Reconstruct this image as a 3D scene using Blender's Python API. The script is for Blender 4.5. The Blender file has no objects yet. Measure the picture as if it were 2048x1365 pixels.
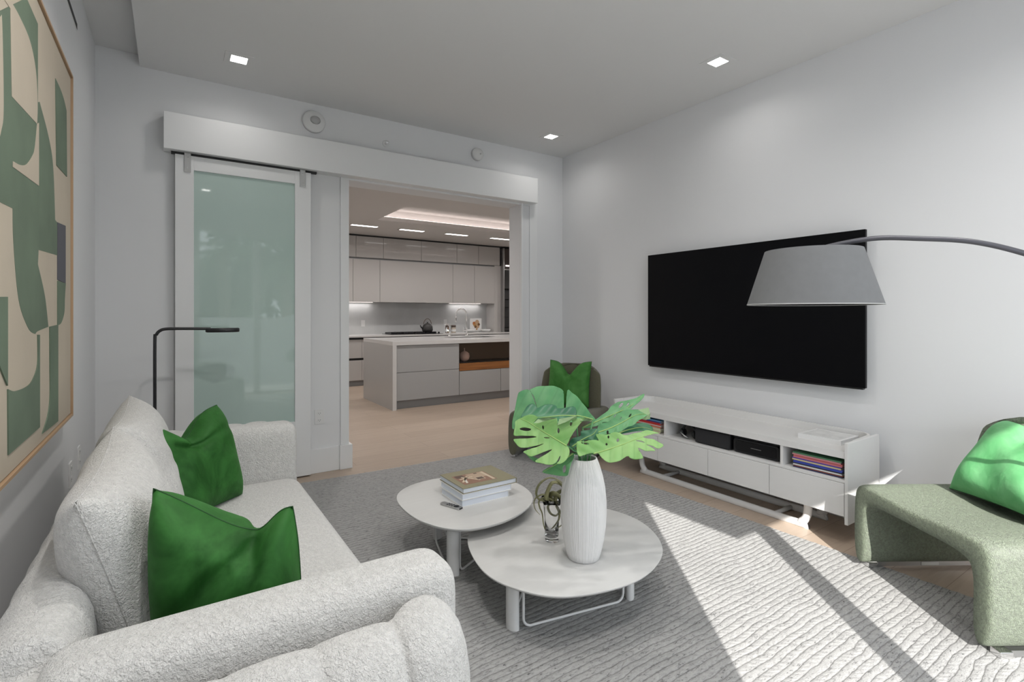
import bpy, bmesh, math, random
from mathutils import Vector, Matrix
from math import sin, cos, pi, radians as R, exp
SC = bpy.context.scene
COL = SC.collection
rnd = random.Random(7)
TH = math.atan(682 / 1024); CT, ST = cos(TH), sin(TH)

def LFZ(l, f, z):
    """lateral / forward / height measured from where the photographer stood -> world point"""
    return Vector((l * CT + f * ST, -l * ST + f * CT, z))
def PX(u, v, f):
    return LFZ((u - 1024) / 1024 * f, f, 1.3 - (v - 628) / 1024 * f)

# ------------------------------------------------------------------ materials
def nt(name):
    m = bpy.data.materials.new(name); m.use_nodes = True
    t = m.node_tree; b = t.nodes['Principled BSDF']
    return m, t, b
def N(t, kind, **kw):
    n = t.nodes.new(kind)
    for k, v in kw.items():
        if k in n.inputs: n.inputs[k].default_value = v
        else: setattr(n, k, v)
    return n
def plain(name, col, rough=.5, metal=0, spec=.5, coat=0, sheen=0, noise=0, nscale=8, bump=0, bscale=200, emit=None, es=1, trans=0, ior=1.5):
    m, t, b = nt(name)
    b.inputs['Base Color'].default_value = (*col, 1); b.inputs['Roughness'].default_value = rough
    b.inputs['Metallic'].default_value = metal; b.inputs['Specular IOR Level'].default_value = spec
    b.inputs['Coat Weight'].default_value = coat; b.inputs['Coat Roughness'].default_value = .03
    b.inputs['Sheen Weight'].default_value = sheen; b.inputs['IOR'].default_value = ior
    b.inputs['Transmission Weight'].default_value = trans
    tc = N(t, 'ShaderNodeTexCoord')
    if noise:
        n = N(t, 'ShaderNodeTexNoise', Scale=nscale, Detail=5); t.links.new(tc.outputs['Object'], n.inputs['Vector'])
        r = N(t, 'ShaderNodeValToRGB'); t.links.new(n.outputs['Fac'], r.inputs['Fac'])
        r.color_ramp.elements[0].position = .3; r.color_ramp.elements[1].position = .7
        r.color_ramp.elements[0].color = (*[c * (1 - noise) for c in col], 1); r.color_ramp.elements[1].color = (*[min(1, c * (1 + noise)) for c in col], 1)
        t.links.new(r.outputs['Color'], b.inputs['Base Color'])
    if bump:
        n = N(t, 'ShaderNodeTexNoise', Scale=bscale, Detail=3); t.links.new(tc.outputs['Object'], n.inputs['Vector'])
        bp = N(t, 'ShaderNodeBump', Strength=bump, Distance=.003); t.links.new(n.outputs['Fac'], bp.inputs['Height'])
        t.links.new(bp.outputs['Normal'], b.inputs['Normal'])
    if emit:
        b.inputs['Emission Color'].default_value = (*emit, 1); b.inputs['Emission Strength'].default_value = es
    return m

def boucle(name, col, scale=150, strength=.8, dist=.006, var=.12):
    m, t, b = nt(name)
    b.inputs['Roughness'].default_value = .95; b.inputs['Specular IOR Level'].default_value = .15
    b.inputs['Sheen Weight'].default_value = .25; b.inputs['Sheen Roughness'].default_value = .6
    tc = N(t, 'ShaderNodeTexCoord')
    v = N(t, 'ShaderNodeTexVoronoi', Scale=scale); n = N(t, 'ShaderNodeTexNoise', Scale=scale * .45, Detail=6, Roughness=.75)
    n2 = N(t, 'ShaderNodeTexNoise', Scale=scale * .9, Detail=2)
    mp = N(t, 'ShaderNodeMix', data_type='VECTOR'); mp.inputs[0].default_value = .02
    t.links.new(tc.outputs['Object'], n.inputs['Vector']); t.links.new(tc.outputs['Object'], n2.inputs['Vector'])
    t.links.new(tc.outputs['Object'], mp.inputs[4]); t.links.new(n2.outputs['Color'], mp.inputs[5]); t.links.new(mp.outputs[1], v.inputs['Vector'])
    inv = N(t, 'ShaderNodeMath', operation='SUBTRACT'); inv.inputs[0].default_value = 1; t.links.new(v.outputs['Distance'], inv.inputs[1])
    ad = N(t, 'ShaderNodeMath', operation='ADD'); t.links.new(inv.outputs[0], ad.inputs[0]); t.links.new(n.outputs['Fac'], ad.inputs[1])
    bp = N(t, 'ShaderNodeBump', Strength=strength, Distance=dist); t.links.new(ad.outputs[0], bp.inputs['Height']); t.links.new(bp.outputs['Normal'], b.inputs['Normal'])
    r = N(t, 'ShaderNodeValToRGB'); t.links.new(n.outputs['Fac'], r.inputs['Fac'])
    r.color_ramp.elements[0].position = .35; r.color_ramp.elements[1].position = .65
    r.color_ramp.elements[0].color = (*[c * (1 - var) for c in col], 1); r.color_ramp.elements[1].color = (*[min(1, c * (1 + var)) for c in col], 1)
    t.links.new(r.outputs['Color'], b.inputs['Base Color'])
    return m

def velvet(name, dark, light):
    m, t, b = nt(name)
    b.inputs['Roughness'].default_value = .6; b.inputs['Specular IOR Level'].default_value = .2
    b.inputs['Sheen Weight'].default_value = .7; b.inputs['Sheen Roughness'].default_value = .35; b.inputs['Sheen Tint'].default_value = (*light, 1)
    tc = N(t, 'ShaderNodeTexCoord'); n = N(t, 'ShaderNodeTexNoise', Scale=5.5, Detail=4, Roughness=.6, Distortion=1.2)
    t.links.new(tc.outputs['Object'], n.inputs['Vector'])
    r = N(t, 'ShaderNodeValToRGB'); t.links.new(n.outputs['Fac'], r.inputs['Fac'])
    r.color_ramp.elements[0].position = .35; r.color_ramp.elements[1].position = .68
    r.color_ramp.elements[0].color = (*dark, 1); r.color_ramp.elements[1].color = (*light, 1)
    t.links.new(r.outputs['Color'], b.inputs['Base Color'])
    n2 = N(t, 'ShaderNodeTexNoise', Scale=14, Detail=3, Distortion=.5); t.links.new(tc.outputs['Object'], n2.inputs['Vector'])
    bp = N(t, 'ShaderNodeBump', Strength=.3, Distance=.012); t.links.new(n2.outputs['Fac'], bp.inputs['Height']); t.links.new(bp.outputs['Normal'], b.inputs['Normal'])
    return m

def rug_material():
    m, t, b = nt('braided_grey_wool'); L = t.links.new
    b.inputs['Roughness'].default_value = 1; b.inputs['Specular IOR Level'].default_value = .1
    tc = N(t, 'ShaderNodeTexCoord'); sep = N(t, 'ShaderNodeSeparateXYZ')
    dn = N(t, 'ShaderNodeTexNoise', Scale=5, Detail=5); L(tc.outputs['Object'], dn.inputs['Vector'])
    mx = N(t, 'ShaderNodeMix', data_type='VECTOR'); mx.inputs[0].default_value = .045
    L(tc.outputs['Object'], mx.inputs[4]); L(dn.outputs['Color'], mx.inputs[5]); L(mx.outputs[1], sep.inputs[0])
    def M(op, a, c=None):
        n = N(t, 'ShaderNodeMath', operation=op)
        for i, q in enumerate((a, c)):
            if q is None: continue
            if isinstance(q, (int, float)): n.inputs[i].default_value = q
            else: L(q, n.inputs[i])
        return n.outputs[0]
    row = M('MULTIPLY', sep.outputs['Y'], pi / .028)
    rowh = M('POWER', M('ABSOLUTE', M('SINE', row)), .5)
    # slanted plait strands inside each row
    idx = M('FLOOR', M('DIVIDE', row, pi)); par = M('SUBTRACT', M('MULTIPLY', M('PINGPONG', idx, 1), 2), 1)
    slant = M('MULTIPLY', M('MULTIPLY', sep.outputs['Y'], 115), par)
    st = M('POWER', M('ABSOLUTE', M('SINE', M('ADD', M('MULTIPLY', sep.outputs['X'], 95), slant))), .7)
    h = M('MULTIPLY', rowh, M('ADD', M('MULTIPLY', st, .35), .65))
    fn = N(t, 'ShaderNodeTexNoise', Scale=260, Detail=4, Roughness=.7); mpp = N(t, 'ShaderNodeMapping'); mpp.inputs['Scale'].default_value = (.35, 1, 1)
    L(tc.outputs['Object'], mpp.inputs[0]); L(mpp.outputs[0], fn.inputs['Vector'])
    hh = M('ADD', h, M('MULTIPLY', fn.outputs['Fac'], .7))
    bp = N(t, 'ShaderNodeBump', Strength=.7, Distance=.005); L(hh, bp.inputs['Height']); L(bp.outputs['Normal'], b.inputs['Normal'])
    # fleck colour: scattered charcoal strands
    v = N(t, 'ShaderNodeTexNoise', Scale=42, Detail=3, Roughness=.8); mp2 = N(t, 'ShaderNodeMapping'); mp2.inputs['Scale'].default_value = (1, 2.6, 1)
    L(tc.outputs['Object'], mp2.inputs[0]); L(mp2.outputs[0], v.inputs['Vector'])
    r = N(t, 'ShaderNodeValToRGB'); L(v.outputs['Fac'], r.inputs['Fac'])
    r.color_ramp.elements[0].position = .30; r.color_ramp.elements[0].color = (.09, .09, .09, 1)
    r.color_ramp.elements[1].position = .42; r.color_ramp.elements[1].color = (.33, .329, .325, 1)
    e = r.color_ramp.elements.new(.7); e.color = (.43, .428, .42, 1)
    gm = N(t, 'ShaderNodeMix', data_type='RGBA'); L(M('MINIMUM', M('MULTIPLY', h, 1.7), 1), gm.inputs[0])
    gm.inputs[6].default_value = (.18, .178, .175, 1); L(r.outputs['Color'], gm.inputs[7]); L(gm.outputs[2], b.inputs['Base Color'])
    return m

def wood_floor():
    m, t, b = nt('pale_oak_planks'); L = t.links.new
    b.inputs['Roughness'].default_value = .38; b.inputs['Specular IOR Level'].default_value = .35
    tc = N(t, 'ShaderNodeTexCoord'); br = N(t, 'ShaderNodeTexBrick', offset=.37)
    for k, v in (('Scale', 1), ('Mortar Size', .0015), ('Brick Width', 2.1), ('Row Height', .22), ('Bias', 0)): br.inputs[k].default_value = v
    br.inputs['Color1'].default_value = (.42, .335, .265, 1); br.inputs['Color2'].default_value = (.47, .38, .305, 1); br.inputs['Mortar'].default_value = (.27, .20, .15, 1)
    L(tc.outputs['Object'], br.inputs['Vector'])
    mp = N(t, 'ShaderNodeMapping'); mp.inputs['Scale'].default_value = (.6, 7, 1); n = N(t, 'ShaderNodeTexNoise', Scale=5, Detail=7, Distortion=1.3)
    L(tc.outputs['Object'], mp.inputs[0]); L(mp.outputs[0], n.inputs['Vector'])
    r = N(t, 'ShaderNodeValToRGB'); L(n.outputs['Fac'], r.inputs['Fac']); r.color_ramp.elements[0].color = (.80, .79, .78, 1); r.color_ramp.elements[1].color = (1.08, 1.08, 1.08, 1)
    mx = N(t, 'ShaderNodeMix', data_type='RGBA', blend_type='MULTIPLY'); mx.inputs[0].default_value = 1
    L(br.outputs['Color'], mx.inputs[6]); L(r.outputs['Color'], mx.inputs[7]); L(mx.outputs[2], b.inputs['Base Color'])
    return m

def grain(name, c1, c2, rough=.45, sc=(1, 12, 12), scale=3):
    m, t, b = nt(name); L = t.links.new; b.inputs['Roughness'].default_value = rough
    tc = N(t, 'ShaderNodeTexCoord'); mp = N(t, 'ShaderNodeMapping'); mp.inputs['Scale'].default_value = sc
    n = N(t, 'ShaderNodeTexNoise', Scale=scale, Detail=6, Distortion=.8); L(tc.outputs['Object'], mp.inputs[0]); L(mp.outputs[0], n.inputs['Vector'])
    r = N(t, 'ShaderNodeValToRGB'); L(n.outputs['Fac'], r.inputs['Fac']); r.color_ramp.elements[0].position = .3; r.color_ramp.elements[1].position = .7
    r.color_ramp.elements[0].color = (*c1, 1); r.color_ramp.elements[1].color = (*c2, 1); L(r.outputs['Color'], b.inputs['Base Color'])
    return m

def leaf_material(name, c1, c2, vein):
    m, t, b = nt(name); L = t.links.new
    b.inputs['Roughness'].default_value = .42; b.inputs['Specular IOR Level'].default_value = .4
    tc = N(t, 'ShaderNodeTexCoord'); n = N(t, 'ShaderNodeTexNoise', Scale=7, Detail=3); L(tc.outputs['Object'], n.inputs['Vector'])
    r = N(t, 'ShaderNodeValToRGB'); L(n.outputs['Fac'], r.inputs['Fac']); r.color_ramp.elements[0].position = .35; r.color_ramp.elements[1].position = .65
    r.color_ramp.elements[0].color = (*c1, 1); r.color_ramp.elements[1].color = (*c2, 1)
    at = N(t, 'ShaderNodeAttribute', attribute_name='vein'); mx = N(t, 'ShaderNodeMix', data_type='RGBA')  # darker colour mixed into the pleats as painted fold shade
    L(at.outputs['Fac'], mx.inputs[0]); L(r.outputs['Color'], mx.inputs[6]); mx.inputs[7].default_value = (*vein, 1)
    L(mx.outputs[2], b.inputs['Base Color'])
    return m

M = {}
M['wall'] = plain('white_wall_paint', (.73, .735, .745), .75, spec=.2)
M['ceil'] = plain('ceiling_paint', (.70, .70, .70), .85, spec=.1)
M['trim'] = plain('white_trim_paint', (.76, .765, .77), .4, spec=.35)
M['floor'] = wood_floor()
M['rug'] = rug_material()
M['boucle'] = boucle('cream_boucle', (.69, .683, .665))
M['olive'] = boucle('sage_boucle', (.225, .27, .185), 190, 1, .009, .30)
M['darkolive'] = boucle('dark_olive_wool', (.105, .10, .065), 260, .4, .002)
M['velvet'] = velvet('emerald_velvet', (.012, .07, .010), (.036, .155, .030))
M['velvet_b'] = velvet('bright_green_velvet', (.10, .34, .13), (.17, .44, .20))
M['velvet_c'] = velvet('mid_green_velvet', (.035, .15, .025), (.07, .22, .05))
M['seam'] = plain('dark_green_piping', (.01, .06, .012), .7)
M['chrome'] = plain('chrome', (.8, .8, .8), .12, 1)
M['steel'] = plain('brushed_steel', (.5, .5, .5), .35, 1)
M['white'] = plain('white_lacquer', (.72, .72, .715), .42)
M['whitewood'] = grain('white_stained_oak', (.56, .556, .545), (.58, .576, .565), .55, (1, 14, 14), 2.5)
M['consolewood'] = grain('white_stained_oak_board', (.655, .65, .64), (.665, .66, .65), .5, (14, 1, 14), 2.5)
M['vase'] = plain('matt_white_ceramic', (.74, .735, .73), .7)
M['black'] = plain('black_metal', (.012, .012, .014), .35)
M['blackp'] = plain('black_plastic', (.01, .01, .011), .3)
M['blackgloss'] = plain('black_glass', (.004, .004, .005), .18)
M['screen'] = plain('black_tv_panel', (.003, .003, .004), .35, spec=.12)
M['fabric'] = plain('black_speaker_cloth', (.02, .02, .022), .9, bump=.5, bscale=500)
M['shade'] = plain('grey_fabric_shade', (.155, .16, .165), .8, noise=.04, nscale=30)
M['lampmetal'] = plain('dark_grey_metal', (.10, .10, .115), .4, .4)
M['frost'] = plain('sea_green_back_painted_glass', (.43, .55, .51), .55, spec=.5, coat=1)
M['glass'] = plain('clear_glass', (1, 1, 1), 0, trans=1, ior=1.45)
M['lacq'] = plain('gloss_grey_beige_lacquer', (.47, .455, .44), .18, coat=.6)
M['island'] = plain('cool_grey_lacquer', (.36, .365, .365), .4)
M['quartz'] = plain('white_quartz', (.60, .595, .585), .25)
M['quartz_g'] = plain('grey_quartz', (.42, .42, .41), .14)
M['splash'] = plain('marble_splashback', (.50, .51, .51), .3, noise=.10, nscale=2.2)
M['walnut'] = grain('orange_brown_walnut', (.20, .075, .018), (.34, .135, .035), .35, (1, 12, 12), 2)
M['dark'] = plain('shadow_gap', (.02, .02, .02), .6)
M['kick'] = plain('grey_plinth', (.26, .265, .27), .35)
M['kceil'] = plain('kitchen_ceiling_paint', (.58, .56, .54), .8, spec=.1)
M['lamp_on'] = plain('lit_diffuser', (1, 1, 1), .5, emit=(1, .98, .94), es=14)
M['slot_on'] = plain('lit_slot_diffuser', (1, 1, 1), .5, emit=(1, .95, .92), es=4)
M['cove_on'] = plain('cove_led', (1, 1, 1), .5, emit=(1, .88, .85), es=5)
M['led'] = plain('led_strip', (1, 1, 1), .5, emit=(1, .90, .86), es=1.2)
M['paper'] = plain('paper_pages', (.70, .74, .82), .8)
M['cream'] = plain('cream_canvas', (.47, .41, .325), .85, noise=.05, nscale=3, bump=.3, bscale=600)
M['artgreen'] = plain('sage_green_paint', (.12, .165, .115), .8, noise=.16, nscale=3.5, bump=.3, bscale=600)
M['artgrey'] = plain('slate_grey_paint', (.085, .085, .10), .8)
M['framewood'] = plain('light_wood_frame', (.45, .30, .18), .5)
M['till'] = plain('olive_air_plant', (.24, .235, .12), .6, noise=.3, nscale=30)
M['pink'] = plain('dusty_pink_clay', (.46, .33, .28), .7)

# ------------------------------------------------------------------ mesh builder
class MB:
    def __init__(s): s.v = []; s.f = []; s.m = []; s.vein = {}
    def add(s, vs, fs, m=0):
        o = len(s.v); s.v += [Vector(p) for p in vs]; s.f += [tuple(i + o for i in f) for f in fs]; s.m += [m] * len(fs); return o
    def box(s, x0, x1, y0, y1, z0, z1, m=0):
        x0, x1 = sorted((x0, x1)); y0, y1 = sorted((y0, y1)); z0, z1 = sorted((z0, z1))
        s.add([(x0, y0, z0), (x1, y0, z0), (x1, y1, z0), (x0, y1, z0), (x0, y0, z1), (x1, y0, z1), (x1, y1, z1), (x0, y1, z1)],
              [(0, 3, 2, 1), (4, 5, 6, 7), (0, 1, 5, 4), (1, 2, 6, 5), (2, 3, 7, 6), (3, 0, 4, 7)], m); return s
    def prism(s, poly, z0, z1, m=0, ax='z'):
        n = len(poly)
        if ax == 'z': vs = [(x, y, z0) for x, y in poly] + [(x, y, z1) for x, y in poly]
        elif ax == 'y': vs = [(x, z0, y) for x, y in poly] + [(x, z1, y) for x, y in poly]
        else: vs = [(z0, x, y) for x, y in poly] + [(z1, x, y) for x, y in poly]
        s.add(vs, [tuple(range(n))[::-1], tuple(range(n, 2 * n))] + [(i, (i + 1) % n, n + (i + 1) % n, n + i) for i in range(n)], m); return s
    def rings(s, rings, m=0, closed=False, caps=True):
        n = len(rings[0]); o = len(s.v); vs = [p for r in rings for p in r]; fs = []
        K = len(rings)
        for k in range(K if closed else K - 1):
            a, b = k * n, ((k + 1) % K) * n
            fs += [(a + i, a + (i + 1) % n, b + (i + 1) % n, b + i) for i in range(n)]
        if caps and not closed: fs += [tuple(range(n))[::-1], tuple((K - 1) * n + i for i in range(n))]
        s.add(vs, fs, m); return s
    def tube(s, pts, r, n=10, m=0, closed=False, flat=1, up=None):
        pts = [Vector(p) for p in pts]; K = len(pts); rg = []; nprev = None
        for i, p in enumerate(pts):
            a = pts[(i - 1) % K] if closed or i else p; b = pts[(i + 1) % K] if closed or i < K - 1 else p
            t = (b - a).normalized()
            if nprev is None:
                w = Vector(up) if up else (Vector((0, 0, 1)) if abs(t.z) < .9 else Vector((1, 0, 0)))
                nn = (w - t * w.dot(t)).normalized()
            else: nn = (nprev - t * nprev.dot(t)).normalized()
            nprev = nn; bb = t.cross(nn); rr = r[i] if isinstance(r, (list, tuple)) else r
            rg.append([p + nn * (rr * flat * cos(2 * pi * j / n)) + bb * (rr * sin(2 * pi * j / n)) for j in range(n)])
        return s.rings(rg, m, closed)
    def lathe(s, prof, c, n=48, m=0, mod=None):
        rg = []
        for r, z in prof:
            rg.append([Vector((c[0] + cos(2 * pi * j / n) * (r + (mod(j, z) if mod and r > .02 else 0)), c[1] + sin(2 * pi * j / n) * (r + (mod(j, z) if mod and r > .02 else 0)), c[2] + z)) for j in range(n)])
        return s.rings(rg, m)
    def grid(s, fn, nu, nv, m=0):
        vs = [fn(i / nu, j / nv) for j in range(nv + 1) for i in range(nu + 1)]
        fs = [(j * (nu + 1) + i, j * (nu + 1) + i + 1, (j + 1) * (nu + 1) + i + 1, (j + 1) * (nu + 1) + i) for j in range(nv) for i in range(nu)]
        s.add(vs, fs, m); return s
    def build(s, name, mats, parent=None, at=None, local=False, smooth=False, bevel=0, seg=2, sub=0, weld=0, solid=0, auto=None):
        me = bpy.data.meshes.new(name)
        off = Vector((0, 0, 0))
        if parent is not None and not local: off = parent.matrix_world.translation.copy() if parent.parent is None else world_loc(parent)
        elif parent is None:
            if at is None:
                xs = [p.x for p in s.v]; ys = [p.y for p in s.v]; zs = [p.z for p in s.v]
                at = ((min(xs) + max(xs)) / 2, (min(ys) + max(ys)) / 2, min(zs))
            off = Vector(at)
        me.from_pydata([tuple(p - off) for p in s.v], [], s.f)
        if not isinstance(mats, (list, tuple)): mats = [mats]
        for q in mats: me.materials.append(q)
        me.polygons.foreach_set('material_index', s.m)
        if s.vein:
            a = me.attributes.new('vein', 'FLOAT', 'POINT')
            for i, x in s.vein.items(): a.data[i].value = x
        bm = bmesh.new(); bm.from_mesh(me)
        if weld: bmesh.ops.remove_doubles(bm, verts=bm.verts, dist=weld)
        bmesh.ops.recalc_face_normals(bm, faces=bm.faces); bm.to_mesh(me); bm.free()
        if smooth: me.polygons.foreach_set('use_smooth', [True] * len(me.polygons))
        o = bpy.data.objects.new(name, me); COL.objects.link(o)
        if parent is not None: o.parent = parent
        else: o.location = off
        if bevel:
            b = o.modifiers.new('b', 'BEVEL'); b.width = bevel; b.segments = seg; b.limit_method = 'ANGLE'; b.angle_limit = R(35)
        if solid:
            q = o.modifiers.new('s', 'SOLIDIFY'); q.thickness = solid; q.offset = 0
        if sub:
            q = o.modifiers.new('u', 'SUBSURF'); q.levels = q.render_levels = sub
        if auto:
            me.polygons.foreach_set('use_smooth', [True] * len(me.polygons))
            bm = bmesh.new(); bm.from_mesh(me)
            for e in bm.edges:
                if len(e.link_faces) == 2 and e.calc_face_angle(0) > R(auto): e.smooth = False
            bm.to_mesh(me); bm.free()
        return o
def world_loc(o):
    l = Vector(o.location)
    while o.parent: o = o.parent; l += Vector(o.location)
    return l
def thing(name, label, cat, loc=(0, 0, 0), rz=0, group=None):
    o = bpy.data.objects.new(name, None); COL.objects.link(o); o.location = loc; o.rotation_euler = (0, 0, rz)
    o.matrix_world = Matrix.Translation(loc) @ Matrix.Rotation(rz, 4, 'Z')
    return tag(o, label, cat, group)
def tag(o, label, cat, group=None):
    o['label'] = label; o['category'] = cat
    if group: o['group'] = group
    return o
def S(o):
    o['kind'] = 'structure'; return o
def box(x0, x1, y0, y1, z0, z1): return MB().box(x0, x1, y0, y1, z0, z1)
def catmull(pts, n=8, closed=False):
    P = [Vector(p) for p in pts]; K = len(P); out = []
    for i in range(K if closed else K - 1):
        if closed: a, b, c, d = P[i - 1], P[i], P[(i + 1) % K], P[(i + 2) % K]
        else: a, b, c, d = P[max(i - 1, 0)], P[i], P[i + 1], P[min(i + 2, K - 1)]
        for k in range(n):
            t = k / n; out.append(.5 * ((2 * b) + (c - a) * t + (2 * a - 5 * b + 4 * c - d) * t * t + (3 * b - a - 3 * c + d) * t ** 3))
    if not closed: out.append(P[-1])
    return out
def rrect(x0, x1, y0, y1, r, n=6):
    pts = []
    for cx, cy, a0 in ((x1 - r, y1 - r, 0), (x0 + r, y1 - r, 90), (x0 + r, y0 + r, 180), (x1 - r, y0 + r, 270)):
        pts += [(cx + r * cos(R(a0 + 90 * k / n)), cy + r * sin(R(a0 + 90 * k / n))) for k in range(n + 1)]
    return pts

# ------------------------------------------------------------------ room shell
XR, XL, YB, YF = 3.575, -.42, 4.37, -.60
CE = 3.01
S(box(-1.5, 8, -.72, 10.5, -.1, 0).build('floor', M['floor'], at=(0, 0, 0)))
c = MB()
c.box(-.18, XR + .15, YF - .15, YB + .0, CE, CE + .12)
c.box(XL - .15, -.18, YF - .15, YB, 3.09, 3.21)
S(c.build('ceiling', M['ceil']))
S(box(XR, XR + .15, YF - .15, YB + .21, 0, CE + .1).build('wall_right', M['wall']))
S(box(XL - .15, XL, YF - .15, YB + .21, 0, 3.2).build('wall_left', M['wall']))
w = MB(); w.box(XL, 1.25, YB, YB + .21, 0, 3.2); w.box(3.016, XR, YB, YB + .21, 0, 3.2); w.box(1.25, 3.016, YB, YB + .21, 2.43, 3.2)
S(w.build('wall_back', M['wall']))
# window wall behind the photographer, two openings and a post between them
w = MB(); w.box(XL, .335, YF - .12, YF, 0, 3.2); w.box(.335, XR, YF - .12, YF, 2.62, 3.2); w.box(1.152, 1.180, YF - .12, YF, 0, 2.62); w.box(3.45, XR, YF - .12, YF, 0, 2.62)
S(w.build('wall_front', M['wall']))
for k, (a, b) in enumerate(((.335, 1.152), (1.180, 3.45))):
    f = MB(); t = .035
    f.box(a, a + t, YF - .09, YF - .03, 0, 2.62); f.box(b - t, b, YF - .09, YF - .03, 0, 2.62); f.box(a + t, b - t, YF - .09, YF - .03, 2.585, 2.62); f.box(a + t, b - t, YF - .09, YF - .03, 0, .03)
    S(f.build('window_%d' % (k + 1), M['trim']))
# door surround, plinth blocks, jamb
t = MB(); t.box(1.18, 1.25, YB - .014, YB, .20, 2.45); t.box(3.016, 3.035, YB - .02, YB, 0, 2.45); t.box(3.125, 3.222, YB - .014, YB, .20, 2.47); t.box(1.18, 3.222, YB - .012, YB, 2.43, 2.50)
S(t.build('trim_1', M['trim'], bevel=.002))
t = MB(); t.box(1.17, 1.275, YB - .03, YB + .22, 0, .20)
S(t.build('trim_2', M['trim'], bevel=.002))
S(box(XL, 1.17, YB - .018, YB, 0, .195).build('baseboard_back_west', M['trim'], bevel=.002))
S(box(3.125, XR, YB - .018, YB, 0, .195).build('baseboard_back_east', M['trim'], bevel=.002))
S(box(XR - .018, XR, YF, YB - .018, 0, .195).build('baseboard_right', M['trim'], bevel=.002))
S(box(XL, XL + .018, YF, YB - .018, 0, .195).build('baseboard_left', M['trim'], bevel=.002))

# linear air slot high on the side wall
v = thing('air_vent', 'thin black linear air slot high on the wall above the abstract painting', 'vent', (XL + .004, 2.6, 2.82))
box(XL, XL + .003, 1.6, 3.56, 2.808, 2.816).build('frame', M['wall'], v); box(XL, XL + .004, 1.6, 3.56, 2.816, 2.846).build('slot', M['dark'], v)

# sliding door and its white valance
box(-.043, 3.162, 4.262, YB, 2.445, 2.700).build('door_valance', M['trim'], bevel=.003)
o = bpy.data.objects['door_valance']; tag(o, 'long white box valance hiding the sliding door track above the kitchen opening', 'valance')
# hollow: the track in the shadow gap under the valance
tr = tag(box(.0, .98, 4.315, 4.345, 2.430, 2.445).build('door_track', M['dark']), 'dark sliding track in the gap under the white valance', 'track')
d = thing('sliding_door', 'white framed sliding barn door with a sea green frosted glass panel', 'door', (.478, 4.32, .012))
f = MB(); f.box(.024, .136, 4.30, 4.345, .012, 2.425); f.box(.812, .931, 4.30, 4.345, .012, 2.425); f.box(.136, .812, 4.30, 4.345, 2.325, 2.425); f.box(.136, .812, 4.30, 4.345, .012, .45)
f.build('door_frame', M['trim'], d, bevel=.0015)
box(.130, .818, 4.312, 4.335, .445, 2.33).build('glass_panel', M['frost'], d)
for x in (.098, .868):
    h = box(x - .02, x + .02, 4.292, 4.30, 2.305, 2.44).build('hanger_strap', M['steel'], d, bevel=.001)
    for zz in (2.335, 2.41): MB().lathe([(.0, -.004), (.006, -.004), (.006, 0), (.0, .002)], (x, 4.289, zz), 12).build('screw', M['chrome'], h)
sp = MB().tube([(1.30, 4.52, .0), (1.30, 4.52, .045)], .006, 8).build('door_stop', M['steel']); tag(sp, 'tiny metal door guide pin on the floor by the plinth of the opening', 'door stop')

# wall fittings above the valance
s_ = thing('motion_sensor', 'round white motion sensor with oval lens above the valance', 'sensor', (.967, YB, 2.861))
def disc(mb, c, r, t0, t1, n=40, m=0):
    mb.rings([[Vector((c[0] + r * q * cos(2 * pi * j / n), c[1] - tt, c[2] + r * q * sin(2 * pi * j / n))) for j in range(n)] for q, tt in ((1, t0), (1, t1 * .7), (.94, t1), (.3, t1))], m); return mb
disc(MB(), (.967, YB, 2.861), .088, 0, .03).build('housing', M['white'], s_, smooth=True)
e = MB(); e.rings([[Vector((.975 + .042 * q * cos(2 * pi * j / 24), YB - .03 - dd, 2.872 + .034 * q * sin(2 * pi * j / 24))) for j in range(24)] for q, dd in ((1, -.004), (.9, .008), (.5, .014), (.05, .015))])
e.build('lens', plain('grey_lens', (.42, .42, .42), .4), s_, smooth=True)
s_ = thing('sprinkler_head', 'small sidewall sprinkler head with escutcheon above the middle of the valance', 'sprinkler', (1.572, YB, 2.797))
disc(MB(), (1.572, YB, 2.797), .028, 0, .008).build('escutcheon', M['white'], s_)
disc(MB(), (1.572, YB - .008, 2.797), .012, 0, .03, 16).build('nozzle', M['chrome'], s_)
box(1.557, 1.587, YB - .045, YB - .041, 2.80, 2.812).build('deflector', M['chrome'], s_)
s_ = thing('smoke_detector', 'round white smoke detector near the corner above the valance', 'smoke detector', (2.492, YB, 2.859))
disc(MB(), (2.492, YB, 2.859), .060, 0, .04).build('housing', M['white'], s_, smooth=True)
disc(MB(), (2.515, YB - .038, 2.862), .008, 0, .005, 12).build('indicator', M['steel'], s_)

def outlet(x, z, y, label, parentname='wall_outlet', axis='y', sgn=-1, two=True, col='white'):
    o = thing(parentname, label, 'outlet', (x, y, z))
    def bx(du0, du1, dz0, dz1, t0, t1):
        return box(x + du0, x + du1, y + sgn * t0, y + sgn * t1, z + dz0, z + dz1) if axis == 'y' else box(x + sgn * t0, x + sgn * t1, y + du0, y + du1, z + dz0, z + dz1)
    bx(-.037, .037, -.06, .06, 0, .006).build('cover_plate', M[col], o, bevel=.001)
    if two:
        for dz in (-.028, .028):
            b = bx(-.018, .018, dz - .015, dz + .015, .006, .008).build('socket', M['white'], o)
            mm = MB()
            for du in (-.007, .007):
                q = bx(du - .0012, du + .0012, dz - .002, dz + .007, .008, .0085); mm.add(q.v, q.f)
            q = bx(-.002, .002, dz - .010, dz - .006, .008, .0085); mm.add(q.v, q.f); mm.build('slots', M['dark'], b)
    return o
outlet(1.012, .455, YB, 'white duplex power outlet low on the wall between sliding door and opening')
outlet(XL, .50, 3.34, 'white wall plate behind the sofa back, nearer the painting', axis='x', sgn=1)
outlet(XL, .52, 3.62, 'white wall plate behind the sofa back, nearer the reading lamp', axis='x', sgn=1)

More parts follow.
